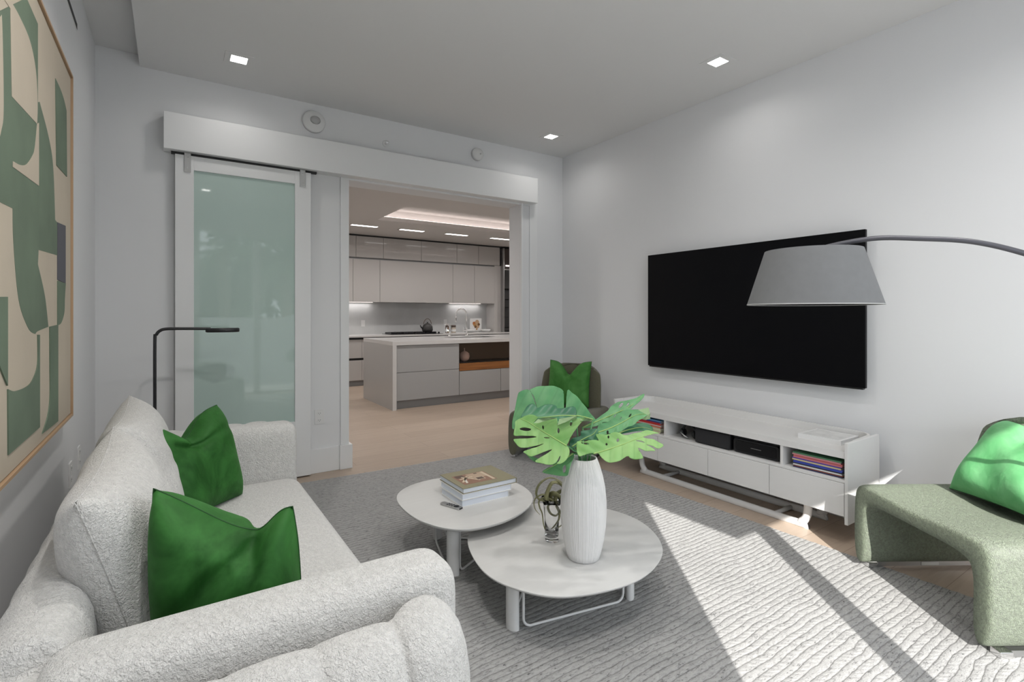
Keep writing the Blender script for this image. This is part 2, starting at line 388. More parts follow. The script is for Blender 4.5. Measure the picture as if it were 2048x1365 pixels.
# recessed downlights, with unseen extras added to brighten the room
for lx, ly, lab in ((.38, 3.88, 'square recessed downlight above the sliding door'), (3.088, 2.116, 'square recessed downlight above the television'),
                    (3.049, 3.90, 'square recessed downlight in the corner by the smoke detector'), (.38, 1.9, 'square recessed downlight above the sofa'), (1.7, 1.95, 'added fill downlight out of view above the coffee tables'),
                    (1.7, .5, 'added fill downlight out of view near the balcony window post'), (.4, .4, 'added fill downlight out of view behind the near sofa arm'), (2.5, .3, 'added fill downlight out of view beside the arc lamp')):
    o = thing('ceiling_light', lab, 'ceiling light', (lx, ly, CE), group='recessed downlights')
    h = .048
    f = MB(); 
    for a in ((-.085, .085, h, .085), (-.085, .085, -.085, -h), (-.085, -h, -h, h), (h, .085, -h, h)): f.box(lx + a[0], lx + a[1], ly + a[2], ly + a[3], CE - .003, CE)
    f.build('trim_ring', M['ceil'], o)
    box(lx - h, lx + h, ly - h, ly + h, CE - .0025, CE - .0005).build('diffuser', M['lamp_on'], o)

# ------------------------------------------------------------------ abstract painting
def XP(u, v, x):
    a = (u - 1024) / 1024; dx, dy, dz = a * CT + ST, -a * ST + CT, (628 - v) / 1024; t = x / dx
    return (min(3.062, max(1.62, dy * t)), min(2.372, max(.852, 1.3 + dz * t)))
p = thing('abstract_painting', 'large canvas of interlocking sage green and cream shapes in thin wooden frame', 'painting', (-.4, 2.35, .83))
f = MB(); y0, y1, z0, z1 = 1.60, 3.082, .832, 2.392; q = .010
f.box(XL, -.374, y0, y0 + q, z0, z1); f.box(XL, -.374, y1 - q, y1, z0, z1); f.box(XL, -.374, y0 + q, y1 - q, z0, z0 + q); f.box(XL, -.374, y0 + q, y1 - q, z1 - q, z1)
f.build('frame', M['framewood'], p)
cv = box(XL + .003, -.3825, y0 + q + .004, y1 - q - .004, z0 + q + .004, z1 - q - .004)
def arc(pts, n=6): return [tuple(x) for x in catmull([(*pp, 0) for pp in pts], n)]
layers = [
 (1, [(-400, -400), (54, -4), (76.6, 48), (76.6, 205), (80, 204)] + [(a, b) for a, b, _ in arc([(80, 204), (98, 274), (107, 334), (111, 440)])] + [(115, 445), (115, 511), (78, 500), (76.6, 529)] + [(a, b) for a, b, _ in arc([(76.6, 529), (90.5, 592), (97.5, 654)])] + [(a, b) for a, b, _ in arc([(97.5, 654), (76, 663), (70, 668), (56, 654), (38, 598), (28, 487), (26.5, 417)])] + [(0, 404), (-80, 350), (-400, 200)]),
 (0, [(a, b) for a, b, _ in arc([(-90, 0), (-20, 18), (0, 33), (5, 45), (8, 211), (3.5, 260), (-8, 285), (-60, 330), (-200, 400)])]),
 (0, [(a, b) for a, b, _ in arc([(21, 0), (39, 32), (60, 81), (72, 141), (75.5, 207), (74.5, 248)])] + [(24, 193), (21, 17), (10, 0), (-10, -60), (5, -60)]),
 (0, [(26, 323)] + [(a, b) for a, b, _ in arc([(27, 323), (40, 330), (53, 329), (65, 312), (70, 295), (74.5, 248)])] + [(78, 246), (78, 372), (26, 334)]),
 (1, [(111, 157)] + [(a, b) for a, b, _ in arc([(111, 157), (121, 179), (128, 200), (133, 222)])] + [(134, 354), (113, 330)]),
 (2, [(115, 445), (131, 452), (131, 567), (115, 560)]),
 (1, [(115, 562), (131, 567)] + [(a, b) for a, b, _ in arc([(129, 600), (128, 626), (122, 646), (115, 651)])]),
 (1, [(a, b) for a, b, _ in arc([(15, 779), (29, 783), (53, 774), (66, 758), (75, 727), (75, 670)])] + [(79, 670), (79, 855), (16, 911)]),
 (1, [(99, 654), (115.5, 650), (115.5, 843), (84, 868)] + [(a, b) for a, b, _ in arc([(84, 868), (95, 832), (99.5, 795), (99.5, 740)])]),
 (1, [(-90, 594), (14, 594), (14, 772)] + [(a, b) for a, b, _ in arc([(14, 772), (0, 738), (-30, 660), (-90, 600)])]),
]
for i, (mi, poly) in enumerate(layers):
    cv.prism([XP(u, v, -.381) for u, v in poly], -.3825, -.3822 + .00035 * (i + 1), mi, 'x')
cv.build('canvas', [M['cream'], M['artgreen'], M['artgrey']], p)

# ------------------------------------------------------------------ rug
RZ = .011
rg = MB(); pts = [(.30, -.35), (3.05, -.35), (2.955, 4.06), (.22, 4.15)]
edge = []
for k in range(4):
    a, b = Vector(pts[k]), Vector(pts[(k + 1) % 4]); n = int((b - a).length / .026)
    d_ = (b - a).normalized(); nn = Vector((d_.y, -d_.x))
    for j in range(n): edge.append(tuple(a + (b - a) * j / n + nn * (.005 * (j % 2) + rnd.uniform(-.002, .002))))
rg.prism(edge, .0005, RZ)
ro = rg.build('area_rug', M['rug'], at=(0, 0, .0)); tag(ro, 'large grey braided wool rug with charcoal flecks under the coffee tables', 'rug')

# ------------------------------------------------------------------ sofa
sofa = thing('sofa', 'cream boucle sofa with channel tufted outer shell along the painting wall', 'sofa', (.15, 2.12, 0))
XB = -.215  # centre line of the back shell
def shell_ring(p, nrm, b, wz=1.0):
    prof = [(-.085, .10), (-.085, .50), (-.080, .575), (-.055, .612), (-.01, .628), (.04, .615), (.080, .575), (.098, .50), (.100, .36), (.092, .18), (.075, .06), (.0, .055)]
    out = []
    for o_, z_ in prof:
        k = 1 if o_ > 0 else .35
        out.append(p + nrm * (o_ + k * .017 * b * (1 if z_ > .1 else 0)) + Vector((0, 0, (z_ * wz + (.011 * b if z_ > .55 else 0)) + .0)))
    return out
path = []
def seg_line(a, b, n, nrm):
    for i in range(n):
        t = i / n; path.append((Vector((a[0] + (b[0] - a[0]) * t, a[1] + (b[1] - a[1]) * t, 0)), Vector((*nrm, 0))))
def seg_arc(c_, r, a0, a1, n):
    for i in range(n):
        a = R(a0 + (a1 - a0) * i / n); path.append((Vector((c_[0] + r * cos(a), c_[1] + r * sin(a), 0)), Vector((cos(a), sin(a), 0))))
yn, yf, xb_, xf_ = .985, 3.27, -.215, .39
seg_arc((xf_, yn + .06), .06, 20, -90, 10)
seg_line((xf_, yn), (xb_ + .16, yn), 60, (0, -1)); seg_arc((xb_ + .16, yn + .16), .16, 270, 180, 20)
seg_line((xb_, yn + .16), (xb_, yf - .16), 150, (-1, 0)); seg_arc((xb_ + .16, yf - .16), .16, 180, 90, 20)
seg_line((xb_ + .16, yf), (xf_, yf), 60, (0, 1)); seg_arc((xf_, yf - .06), .06, 90, -20, 10)
L_ = 0; rg = []
for i, (p_, n_) in enumerate(path):
    if i: L_ += (p_ - path[i - 1][0]).length
    bb = abs(sin(pi * (L_ + .02) / .15)) ** .33
    inback = p_.x < -.1 and 1.2 < p_.y < 3.05
    rg.append(shell_ring(p_, n_, (bb - .6) * 1.6 if not inback else (bb - .6) * .5, 1.08 if not inback else 1.17))
MB().rings(rg).build('outer_shell', M['boucle'], sofa, smooth=True, sub=1)
def softbox(x0, x1, y0, y1, z0, z1, r=.05, crown=0, n=(14, 14, 5), puff=.0):
    mb = MB(); nx, ny, nz = n; cx, cy, cz = (x0 + x1) / 2, (y0 + y1) / 2, (z0 + z1) / 2; hx, hy, hz = (x1 - x0) / 2, (y1 - y0) / 2, (z1 - z0) / 2
    def P(a, b, c_):
        q = Vector((a * hx, b * hy, c_ * hz)); inn = Vector((max(-hx + r, min(hx - r, q.x)), max(-hy + r, min(hy - r, q.y)), max(-hz + r, min(hz - r, q.z))))
        dd = q - inn
        if dd.length > 1e-9: q = inn + dd.normalized() * r
        if c_ > 0: q.z += crown * (1 - a * a) * (1 - b * b) * c_
        q.x *= 1 + puff * (1 - c_ * c_) * .5; q.y *= 1 + puff * (1 - c_ * c_) * .5
        return Vector((cx, cy, cz)) + q
    def lin(k, n): 
        t = k / n; return 2 * t - 1
    for s_ in (-1, 1):
        mb.grid(lambda u, v: P(2 * u - 1, 2 * v - 1, s_), nx, ny); mb.grid(lambda u, v: P(2 * u - 1, s_, 2 * v - 1), nx, nz); mb.grid(lambda u, v: P(s_, 2 * u - 1, 2 * v - 1), ny, nz)
    return mb
def soft(name, parent, m, *a, **k):
    return softbox(*a, **k).build(name, m, parent, smooth=True, weld=.0005, sub=1)
soft('armrest', sofa, M['boucle'], -.20, .585, 1.085, 1.26, .12, .705, .06, .002, (30, 12, 16))
soft('armrest', sofa, M['boucle'], -.20, .585, 2.99, 3.17, .12, .70, .06, .002, (30, 12, 16))
soft('back_panel', sofa, M['boucle'], -.20, -.15, 1.20, 3.04,   .12, .60, .024, 0, (8, 30, 14))
soft('sofa_base', sofa, M['boucle'], -.18, .50, 1.24, 3.02, .05, .21, .03, 0, (14, 24, 5))
soft('seat_cushion', sofa, M['boucle'], -.12, .585, 1.255, 2.995, .205, .425, .07, .012, (24, 40, 8), puff=.01)
for y in (1.0, 3.2):
    for x in (-.15, .45): MB().tube([(x, y, 0), (x, y, .07)], .02, 12).build('leg', M['black'], sofa)

def pillow_mesh(W, H, T, chop=.0, seed=0, n=44, pinch=.06, wr=.006, corner=.15, dip=(0, .36, .36), crease=None, tz=0):
    r_ = random.Random(seed); ph = [r_.uniform(0, 6.28) for _ in range(8)]
    mb = MB(); rim = []
    def P(u, v, sgn):
        x = W / 2 * u * (1 - pinch * (1 - v * v) * abs(u)); z = H / 2 * v * (1 - pinch * (1 - u * u) * abs(v))
        t = T / 2 * (max(0, (1 - u ** 4) * (1 - v ** 4))) ** .55
        if chop:
            vp = max(0, v) ** 1.3; g = exp(-(abs(u - dip[0]) / (dip[1] if u > dip[0] else dip[2])) ** 2)
            z -= chop * vp * g; x *= 1 - corner * max(0, v) ** 2
            t *= 1 - .35 * exp(-((u - dip[0]) / .2) ** 2) * vp
            z += 0
        z += tz * u * (v + 1) / 2
        rr = math.hypot(u, v - (.7 if chop else 0)); a = math.atan2(u, v - (.7 if chop else 0))
        wv = wr * sin(a * 7 + ph[0] + 2 * rr) * rr * (1 - u ** 6) * (1 - v ** 6) + wr * .6 * sin(5 * u + ph[1] + sgn) * sin(6 * v + ph[2])
        edge_ = (1 - u ** 6) * (1 - v ** 6)
        yy = sgn * t + wv * edge_
        if chop: yy -= sgn * .03 * exp(-((u - dip[0]) / .12) ** 2) * max(0, v) * edge_
        if crease:
            (ax_, ay_), (bx_, by_) = crease; L2 = (bx_ - ax_) ** 2 + (by_ - ay_) ** 2; tt = max(0, min(1, ((u - ax_) * (bx_ - ax_) + (v - ay_) * (by_ - ay_)) / L2))
            dd = math.hypot(u - ax_ - tt * (bx_ - ax_), v - ay_ - tt * (by_ - ay_)); yy -= sgn * .028 * exp(-(dd / .10) ** 2) * edge_ * (1 - .6 * tt)
        return Vector((x, yy, z + H / 2))
    for sgn in (-1, 1):
        mb.grid(lambda a, b: P(2 * a - 1, 2 * b - 1, sgn), n, n)
    m_ = [P(-1 + 2 * k / n, 1, 1) for k in range(n)] + [P(1, 1 - 2 * k / n, 1) for k in range(n)] + [P(1 - 2 * k / n, -1, 1) for k in range(n)] + [P(-1, -1 + 2 * k / n, 1) for k in range(n)]
    return mb, m_
def pillow(label, base, yaw, lean, W=.46, H=.46, T=.17, chop=0, seed=0, mat='velvet', roll=0, dip=(0, .36, .36), crease=None, tz=0, group='green velvet cushions', seam='seam', corner=.15, name='throw_pillow', cat='cushion'):
    mb, rim = pillow_mesh(W, H, T, chop, seed, corner=corner, dip=dip, crease=crease, tz=tz)
    X = Matrix.Translation(base) @ Matrix.Rotation(yaw, 4, 'Z') @ Matrix.Rotation(lean, 4, 'X') @ Matrix.Rotation(roll, 4, 'Y')
    o = thing(name, label, cat, (0, 0, 0), group=group)
    o.matrix_world = X
    c_ = mb.build('cover', M[mat], o, local=True, smooth=True, weld=.0004)
    s_ = MB().tube([p_ for p_ in rim], .0016, 6, closed=True).build('seam', M[seam], o, local=True, smooth=True)
    return o
# big cream back cushions belong to the sofa
for (yc, sd) in ((1.785, 3), (2.60, 5)):
    mb, rim = pillow_mesh(.84, .53, .22, 0, sd, pinch=.09, wr=.006)
    X = Matrix.Translation((-.018, yc, .405)) @ Matrix.Rotation(R(90), 4, 'Z') @ Matrix.Rotation(R(-16), 4, 'X')
    off = Vector(sofa.location)
    for mm in (mb,): mm.v = [X @ p_ for p_ in mm.v]
    bc = mb.build('back_cushion', M['boucle'], sofa, smooth=True, weld=.0004)
    MB().tube([X @ p_ for p_ in rim], .0015, 6, closed=True).build('seam', M['boucle'], bc, smooth=True)

# green pillows. local +Y is the side that leans away
pillow('emerald velvet cushion with chopped top wedged between near sofa arm and back cushion', (.130, 1.43, .43), R(160), R(-6), .34, .44, .23, .065, 11, roll=R(1), tz=.04, corner=.13, dip=(-.42, .95, .32), crease=((-.42, .9), (.75, -.35)))
pillow('emerald velvet cushion with chopped top leaning mid sofa toward the far arm', (.125, 2.62, .42), R(46), R(-14), .47, .455, .18, .10, 12, corner=.16, dip=(-.15, .45, .55), crease=((-.6, .55), (.9, .5)))

# ------------------------------------------------------------------ armchairs
def armchair(label, F0, b, mat, backmat):
    """F0 = floor point under the middle of the front edge, b = unit vector pointing to the backrest"""
    ang = math.atan2(b[1], b[0]) - pi / 2   # local +Y = b, local X = across
    o = thing('armchair', label, 'armchair', (F0[0], F0[1], 0), ang, group='sculptural low armchairs')
    # inverted-U seat shell
    def ring(y, ins, dip):
        W, H, t = .375, .445, .085
        outer = [(-W, .035), (-W - .006, .2), (-W, .36), (-W + .010, .418), (-W + .06, H + .0), (-.14, H - .012 - dip), (0, H - .02 - dip), (.14, H - .012 - dip), (W - .06, H + .0), (W - .010, .418), (W, .36), (W + .006, .2), (W, .035)]
        inner = [(W - t - .01, .035), (W - t, .2), (W - t - .002, .315), (W - t - .03, .340), (W - .18, .350), (.1, .352), (0, .352), (-.1, .352), (-W + .18, .350), (-W + t + .03, .340), (-W + t + .002, .315), (-W + t, .2), (-W + t + .01, .035)]
        mid = [((a[0] + c_[0]) / 2, (a[1] + c_[1]) / 2) for a, c_ in zip(outer, inner[::-1])]
        out = []
        for k, a in enumerate(outer): m_ = mid[k]; out.append(Vector((a[0] + (m_[0] - a[0]) * ins, y, a[1] + (m_[1] - a[1]) * ins)))
        for k, a in enumerate(inner): m_ = mid[::-1][k]; out.append(Vector((a[0] + (m_[0] - a[0]) * ins, y, a[1] + (m_[1] - a[1]) * ins)))
        return out
    st = [(-.045, .6, 0), (-.042, .2, 0), (-.025, .02, 0), (.03, 0, 0), (.12, 0, 0), (.24, 0, .0), (.30, 0, .012), (.36, 0, .035), (.50, 0, .04), (.58, 0, .03), (.62, .1, .02), (.635, .5, .02)]
    ssm = MB().rings([ring(*q) for q in st], caps=False)
    for kk in (0, len(st) - 1):
        ssm.f += [(kk * 26 + q, kk * 26 + q + 1, kk * 26 + 24 - q, kk * 26 + 25 - q) for q in range(12)]; ssm.m += [0] * 12
    ssm.build('seat_shell', mat, o, local=True, smooth=True, sub=2)
    # upright curved back
    def bp(u, v, face):
        x = .315 * u; z = .36 + .455 * v
        # rounded upper corners
        kx = abs(u); top = .455 * (1 - .16 * max(0, kx - .45) ** 2 / .3)
        z = .34 + (top + .035) * v; x = x * (1 - .05 * v - .06 * v ** 6)
        y = .565 + .08 * v - .08 * abs(u) ** 2.6
        th = .05 * (1 - .6 * abs(u) ** 6) * (1 - .7 * v ** 8)
        return Vector((x, y + face * th, z))
    rg_ = []
    for j in range(13):
        v_ = j / 12; f_ = [bp(-1 + 2 * i / 16, v_, -1) for i in range(17)]; k_ = [bp(1 - 2 * i / 16, v_, 1) for i in range(17)]
        rg_.append(f_ + k_)
    MB().rings(rg_).build('backrest', backmat, o, local=True, smooth=True, sub=1)
    for sx in (-1, 1):
        x = sx * .345
        for y in (.0, .56): box(x - .022, x + .022, y, y + .05, RZ, .037).build('foot', M['chrome'], o, local=True, bevel=.003)
        s_ = box(x - .012, x + .012, .05, .56, .014, .037).build('base_strip', M['steel'], o, local=True)
        if sx: box(x - sx * .012 - .0015, x - sx * .012 + .0015, .28, .37, .018, .034).build('maker_plate', M['white'], s_, local=True)
    return o
armchair('sage green boucle armchair with chrome feet, lit by sun at the rug edge', (2.77, .887), (.842, -.539), M['olive'], M['olive'])
armchair('dark olive armchair in the far corner behind the potted leaves', (2.72, 3.52), (.877, .480), M['darkolive'], M['darkolive'])
pillow('bright green satin velvet cushion lying against the back of the sunlit armchair', (3.075, .70, .435), math.atan2(-.539, .842) - pi / 2, R(-36), .50, .425, .20, .03, 21, mat='velvet_b')
pillow('green velvet cushion with chopped top standing on the dark olive corner armchair', (3.11, 3.73, .43), math.atan2(.48, .877) - pi / 2, R(-12), .43, .43, .15, .12, 22, mat='velvet_c', corner=.02)

# ------------------------------------------------------------------ television
tv = thing('television', 'large black flat television mounted on the white wall above the console', 'television', (3.5, 2.235, .835))
box(3.487, 3.512, 1.390, 3.082, .848, 1.812).build('screen', M['screen'], tv, bevel=.002)
box(3.492, 3.520, 1.405, 3.070, .838, .848).build('lower_bezel', M['blackp'], tv)
box(3.512, XR, 1.9, 2.6, 1.1, 1.6).build('wall_mount', M['black'], tv)

# ------------------------------------------------------------------ media console
cs = thing('media_console', 'long white low console with open shelf and drawers under the television', 'console', (3.3, 2.215, 0))
x0, x1, y0, y1 = 3.10, 3.50, 1.320, 3.110
t_ = .018
def endpanel(y):
    c_ = MB(); c_.prism([(x0, .132), (x1, .132), (x1, .584), (x0, .584)], y, y + t_, 0, 'y'); return c_
endpanel(y0).build('side_panel', M['consolewood'], cs, bevel=.002); endpanel(y1 - t_).build('side_panel', M['consolewood'], cs, bevel=.002)
box(x0 + .006, x1 - .01, y0 + t_, y1 - t_, .494, .534).build('top_board', M['consolewood'], cs, bevel=.001)
# raised rear gallery with rounded corners
g = MB(); r_ = .10; ins = .0; 
outl = [(x0 + .10, y0 + t_)] + [(x1 - r_ + r_ * sin(R(a)), y0 + t_ + r_ - r_ * cos(R(a))) for a in range(0, 91, 10)] + [(x1 - r_ + r_ * cos(R(a)), y1 - t_ - r_ + r_ * sin(R(a))) for a in range(0, 91, 10)] + [(x0 + .10, y1 - t_)]
inn = [(x0 + .10, y0 + t_ + .004)] + [(x1 - r_ + (r_ - .014) * sin(R(a)), y0 + t_ + r_ - (r_ - .014) * cos(R(a))) for a in range(0, 91, 10)] + [(x1 - r_ + (r_ - .014) * cos(R(a)), y1 - t_ - r_ + (r_ - .014) * sin(R(a))) for a in range(0, 91, 10)] + [(x0 + .10, y1 - t_ - .004)]
rg_ = [[Vector((a[0], a[1], .534)), Vector((a[0], a[1], .584)), Vector((b[0], b[1], .584)), Vector((b[0], b[1], .534))] for a, b in zip(outl, inn)]
g.rings(rg_).build('gallery_rail', M['consolewood'], cs)
box(x1 - .014, x1, y0 + t_, y1 - t_, .175, .534).build('back_board', M['white'], cs)
box(x0 + .004, x1 - .014, y0 + t_, y1 - t_, .360, .376).build('shelf_board', M['consolewood'], cs, bevel=.001)
box(x0 + .02, x1 - .014, y0 + t_, y1 - t_, .175, .19).build('bottom_board', M['white'], cs)
for yy in (1.693, 2.583): box(x0 + .01, x1 - .014, yy - .009, yy + .009, .376, .494).build('divider', M['consolewood'], cs)
for a, b in ((y0 + t_ + .002, 1.7645), (1.7675, 2.2025), (2.2055, 2.643), (2.646, y1 - t_ - .002)):
    box(x0, x0 + .018, a, b, .175, .358).build('drawer', M['consolewood'], cs, bevel=.001)
# bent white flat-tube runner
def runner(x):
    ya, yb = 1.585, 2.90
    pts = [(x, ya, .17), (x, ya, .11), (x, ya + .012, .06), (x, ya + .045, .027), (x, ya + .10, .018), (x, yb - .10, .018), (x, yb - .045, .027), (x, yb - .012, .06), (x, yb, .11), (x, yb, .17)]
    return MB().tube(catmull(pts, 5), .024, 12, flat=.8)
for x in (3.205, 3.435): runner(x).build('runner', M['white'], cs, smooth=True)
for y in (1.80, 2.70): MB().tube([(3.21, y, .018), (3.43, y, .018)], .014, 10).build('cross_bar', M['white'], cs, smooth=True)

def slab_book(name, label, cat, x0, x1, y0, y1, z0, z1, cover, page='paper', spine='-x', group=None, art=None, ang=0):
    o = thing(name, label, cat, ((x0 + x1) / 2, (y0 + y1) / 2, z0), R(ang), group=group)
    hx, hy, h = (x1 - x0) / 2, (y1 - y0) / 2, z1 - z0; ct = min(.0028, h * .18)
    mb = MB(); mb.box(-hx, hx, -hy, hy, 0, ct); mb.box(-hx, hx, -hy, hy, h - ct, h)
    if spine == '+x': mb.box(hx - ct, hx, -hy, hy, ct, h - ct)
    elif spine == '+y': mb.box(-hx, hx, hy - ct, hy, ct, h - ct)
    else: mb.box(-hx, -hx + ct, -hy, hy, ct, h - ct)
    mb.build('cover', cover, o, local=True)
    e = .004; box(-hx + (ct if spine == '-x' else e), hx - (ct if spine == '+x' else e), -hy + e, hy - (ct if spine == '+y' else e), ct, h - ct).build('pages', M[page], o, local=True)
    return o
def col(name, c_, r=.5): return plain(name, c_, r)
# magazine stacks on the console shelves
colsR = [('dark navy', (.02, .03, .09)), ('rust', (.25, .06, .03)), ('white', (.6, .6, .6)), ('black', (.03, .03, .035)), ('royal blue', (.03, .06, .35)), ('cobalt blue', (.04, .05, .30)), ('pale yellow', (.55, .48, .25)), ('indigo', (.08, .05, .30)), ('pink', (.50, .16, .18)), ('salmon red', (.45, .10, .10)), ('rose', (.50, .22, .24)), ('green', (.10, .26, .14))]
z = .376
zr = []
for i, (nm, c_) in enumerate(colsR):
    h = .0075; dx = rnd.uniform(-.004, .004); dy = rnd.uniform(-.005, .005)
    where = 'bottom of' if i == 0 else 'topmost of' if i == len(colsR) - 1 else 'just above the %s one in' % colsR[i - 1][0]
    slab_book('magazine', '%s magazine, %s sunny end console stack' % (nm, where), 'magazine', 3.125 + dx, 3.36 + dx, 1.362 + dy, 1.632 + dy, z, z + h, col('magazine_cover_' + nm.replace(' ', '_'), c_), 'white', '-x', 'magazines on the console shelf by the sage armchair')
    z += h + .0002
colsL = [('cream', (.55, .50, .36)), ('beige', (.48, .42, .30)), ('pale lime', (.45, .48, .26)), ('ivory', (.60, .56, .45)), ('sand', (.52, .45, .28)), ('coral', (.50, .13, .08)), ('white', (.62, .62, .6)), ('scarlet', (.50, .03, .02)), ('crimson', (.38, .02, .03)), ('navy', (.03, .05, .22)), ('sky blue', (.10, .28, .50))]
z = .376
for i, (nm, c_) in enumerate(colsL):
    h = .0088; dx = rnd.uniform(-.004, .004); dy = rnd.uniform(-.006, .006)
    where = 'bottom of' if i == 0 else 'topmost of' if i == len(colsL) - 1 else 'just above the %s one in' % colsL[i - 1][0]
    slab_book('magazine', '%s magazine, %s console stack behind big leaves' % (nm, where), 'magazine', 3.125 + dx, 3.36 + dx, 2.64 + dy, 2.92 + dy, z, z + h, col('periodical_cover_' + nm.replace(' ', '_'), c_), 'white', '-x', 'magazines on the console shelf behind the leaves')
    z += h + .0002
# electronics on the shelf
sp = thing('speaker', 'black cloth fronted soundbar box on the console shelf', 'speaker', (3.22, 2.2, .376))
box(3.135, 3.34, 2.055, 2.335, .379, .486).build('cabinet', M['blackp'], sp, bevel=.006); box(3.130, 3.136, 2.062, 2.328, .385, .480).build('cloth_grille', M['fabric'], sp, bevel=.002)
box(3.14, 3.33, 2.07, 2.32, .376, .379).build('foot_pad', M['black'], sp)
rc = thing('media_player', 'glossy black media player with rounded front beside the soundbar box', 'media player', (3.22, 1.88, .376))
MB().prism(rrect(1.725, 2.035, .379, .470, .02), 3.14, 3.36, 0, 'x').build('cabinet', M['blackp'], rc, bevel=.002)
MB().prism(rrect(1.742, 2.018, .392, .458, .014), 3.136, 3.141, 0, 'x').build('front_window', M['blackgloss'], rc)
box(3.1345, 3.1362, 1.84, 1.91, .424, .427).build('status_line', M['steel'], rc)
box(3.15, 3.35, 1.72, 2.04, .472, .478).build('lid', M['blackp'], rc)
hd = thing('headphones', 'black over-ear headphones leaning in the console shelf corner', 'headphones', (3.2, 2.43, .376))
MB().tube([(3.20, 2.43 + .055 * cos(R(a)), .425 + .055 * sin(R(a))) for a in range(-10, 191, 10)], .008, 8, flat=1.6).build('headband', M['blackp'], hd, smooth=True)
for yy in (2.378, 2.484): MB().lathe([(.0, -.012), (.028, -.010), (.034, 0), (.028, .010), (.0, .012)], (0, 0, 0), 20).build('ear_cup', M['blackp'], hd, local=True, smooth=True).matrix_local = Matrix.Translation((0, yy - 2.43, .036)) @ Matrix.Rotation(R(78), 4, 'X')
MB().tube([(3.165, 2.41, .386), (3.150, 2.44, .40), (3.155, 2.47, .42)], .006, 8).build('cable_plug', M['steel'], hd, smooth=True)
# white album on the console
bk = slab_book('coffee_table_book', 'white boxed book lying on top of the console near the sage armchair', 'book', 3.235, 3.47, 1.415, 1.66, .534, .560, M['white'], 'white', '-x')
bb = MB(); bb.box(-.10, .10, -.105, .105, .026, .0266); bb.build('cover_panel', plain('off_white_print', (.60, .60, .59), .5, noise=.12, nscale=22), bk, local=True)

# ------------------------------------------------------------------ coffee tables
def coffee_table(label, outline, zt, legs, center):
    o = thing('coffee_table', label, 'coffee table', (*center, 0), group='nested pebble coffee tables')
    ol = [(p_.x, p_.y) for p_ in catmull([(*q_, 0) for q_ in outline], 14, True)]
    cx, cy = center
    def sc(k): return [Vector((cx + (x - cx) * k, cy + (y - cy) * k, 0)) for x, y in ol]
    rg_ = []
    for k, zz in ((.965, zt - .018), (.992, zt - .0095), (1, zt - .004), (.999, zt - .001), (.996, zt)): rg_.append([q_ + Vector((0, 0, zz)) for q_ in sc(k)])
    MB().rings(rg_).build('tabletop', M['whitewood'], o, auto=40)
    for (lx, ly) in legs:
        d_ = Vector((lx - cx, ly - cy, 0)).normalized(); s_ = Vector((-d_.y, d_.x, 0)); poly = []
        for a in range(0, 360, 30):
            poly.append(Vector((lx, ly, 0)) + d_ * .020 * cos(R(a)) + s_ * (.031 * sin(R(a))))
        MB().prism([(q_.x, q_.y) for q_ in poly], RZ, zt - .016).build('leg', M['white'], o, auto=50)
    n = len(legs)
    for i in range(n):
        a, b = Vector((*legs[i], 0)), Vector((*legs[(i + 1) % n], 0)); d_ = (b - a).normalized(); out = Vector(((a + b) / 2 - Vector((cx, cy, 0)))).normalized()
        a1, b1 = a + d_ * .045 + out * .02, b - d_ * .045 + out * .02; r_ = .035; w_ = .0055
        pts = [a1 + Vector((0, 0, zt - .02)), a1 + Vector((0, 0, RZ + r_ + w_))]
        for k in range(1, 6):
            t = R(90 * k / 6); pts.append(a1 + d_ * (r_ * (1 - cos(t))) + Vector((0, 0, RZ + w_ + r_ * (1 - sin(t)))))
        pts += [a1 + d_ * r_ + Vector((0, 0, RZ + w_))]
        pts += [b1 - d_ * r_ + Vector((0, 0, RZ + w_))]
        for k in range(5, 0, -1):
            t = R(90 * k / 6); pts.append(b1 - d_ * (r_ * (1 - cos(t))) + Vector((0, 0, RZ + w_ + r_ * (1 - sin(t)))))
        pts += [b1 + Vector((0, 0, RZ + r_ + w_)), b1 + Vector((0, 0, zt - .02))]
        MB().tube(pts, w_, 8).build('wire_loop', M['white'], o, smooth=True)
    return o
coffee_table('lower white pebble shaped coffee table carrying the ribbed vase', [(1.08, 1.865), (1.105, 1.66), (1.244, 1.49), (1.546, 1.425), (1.827, 1.53), (1.985, 1.75), (2.0, 1.98), (1.87, 2.22), (1.65, 2.33), (1.40, 2.32), (1.18, 2.15)], .235, [(1.165, 1.745), (1.735, 1.640), (1.60, 2.14)], (1.53, 1.87))
coffee_table('smaller and taller white coffee table with the stack of books', [(1.0, 2.57), (1.06, 2.74), (1.194, 2.835), (1.37, 2.85), (1.56, 2.76), (1.70, 2.56), (1.68, 2.33), (1.55, 2.17), (1.33, 2.085), (1.12, 2.12), (1.01, 2.31)], .295, [(1.160, 2.265), (1.276, 2.685), (1.50, 2.45)], (1.34, 2.46))

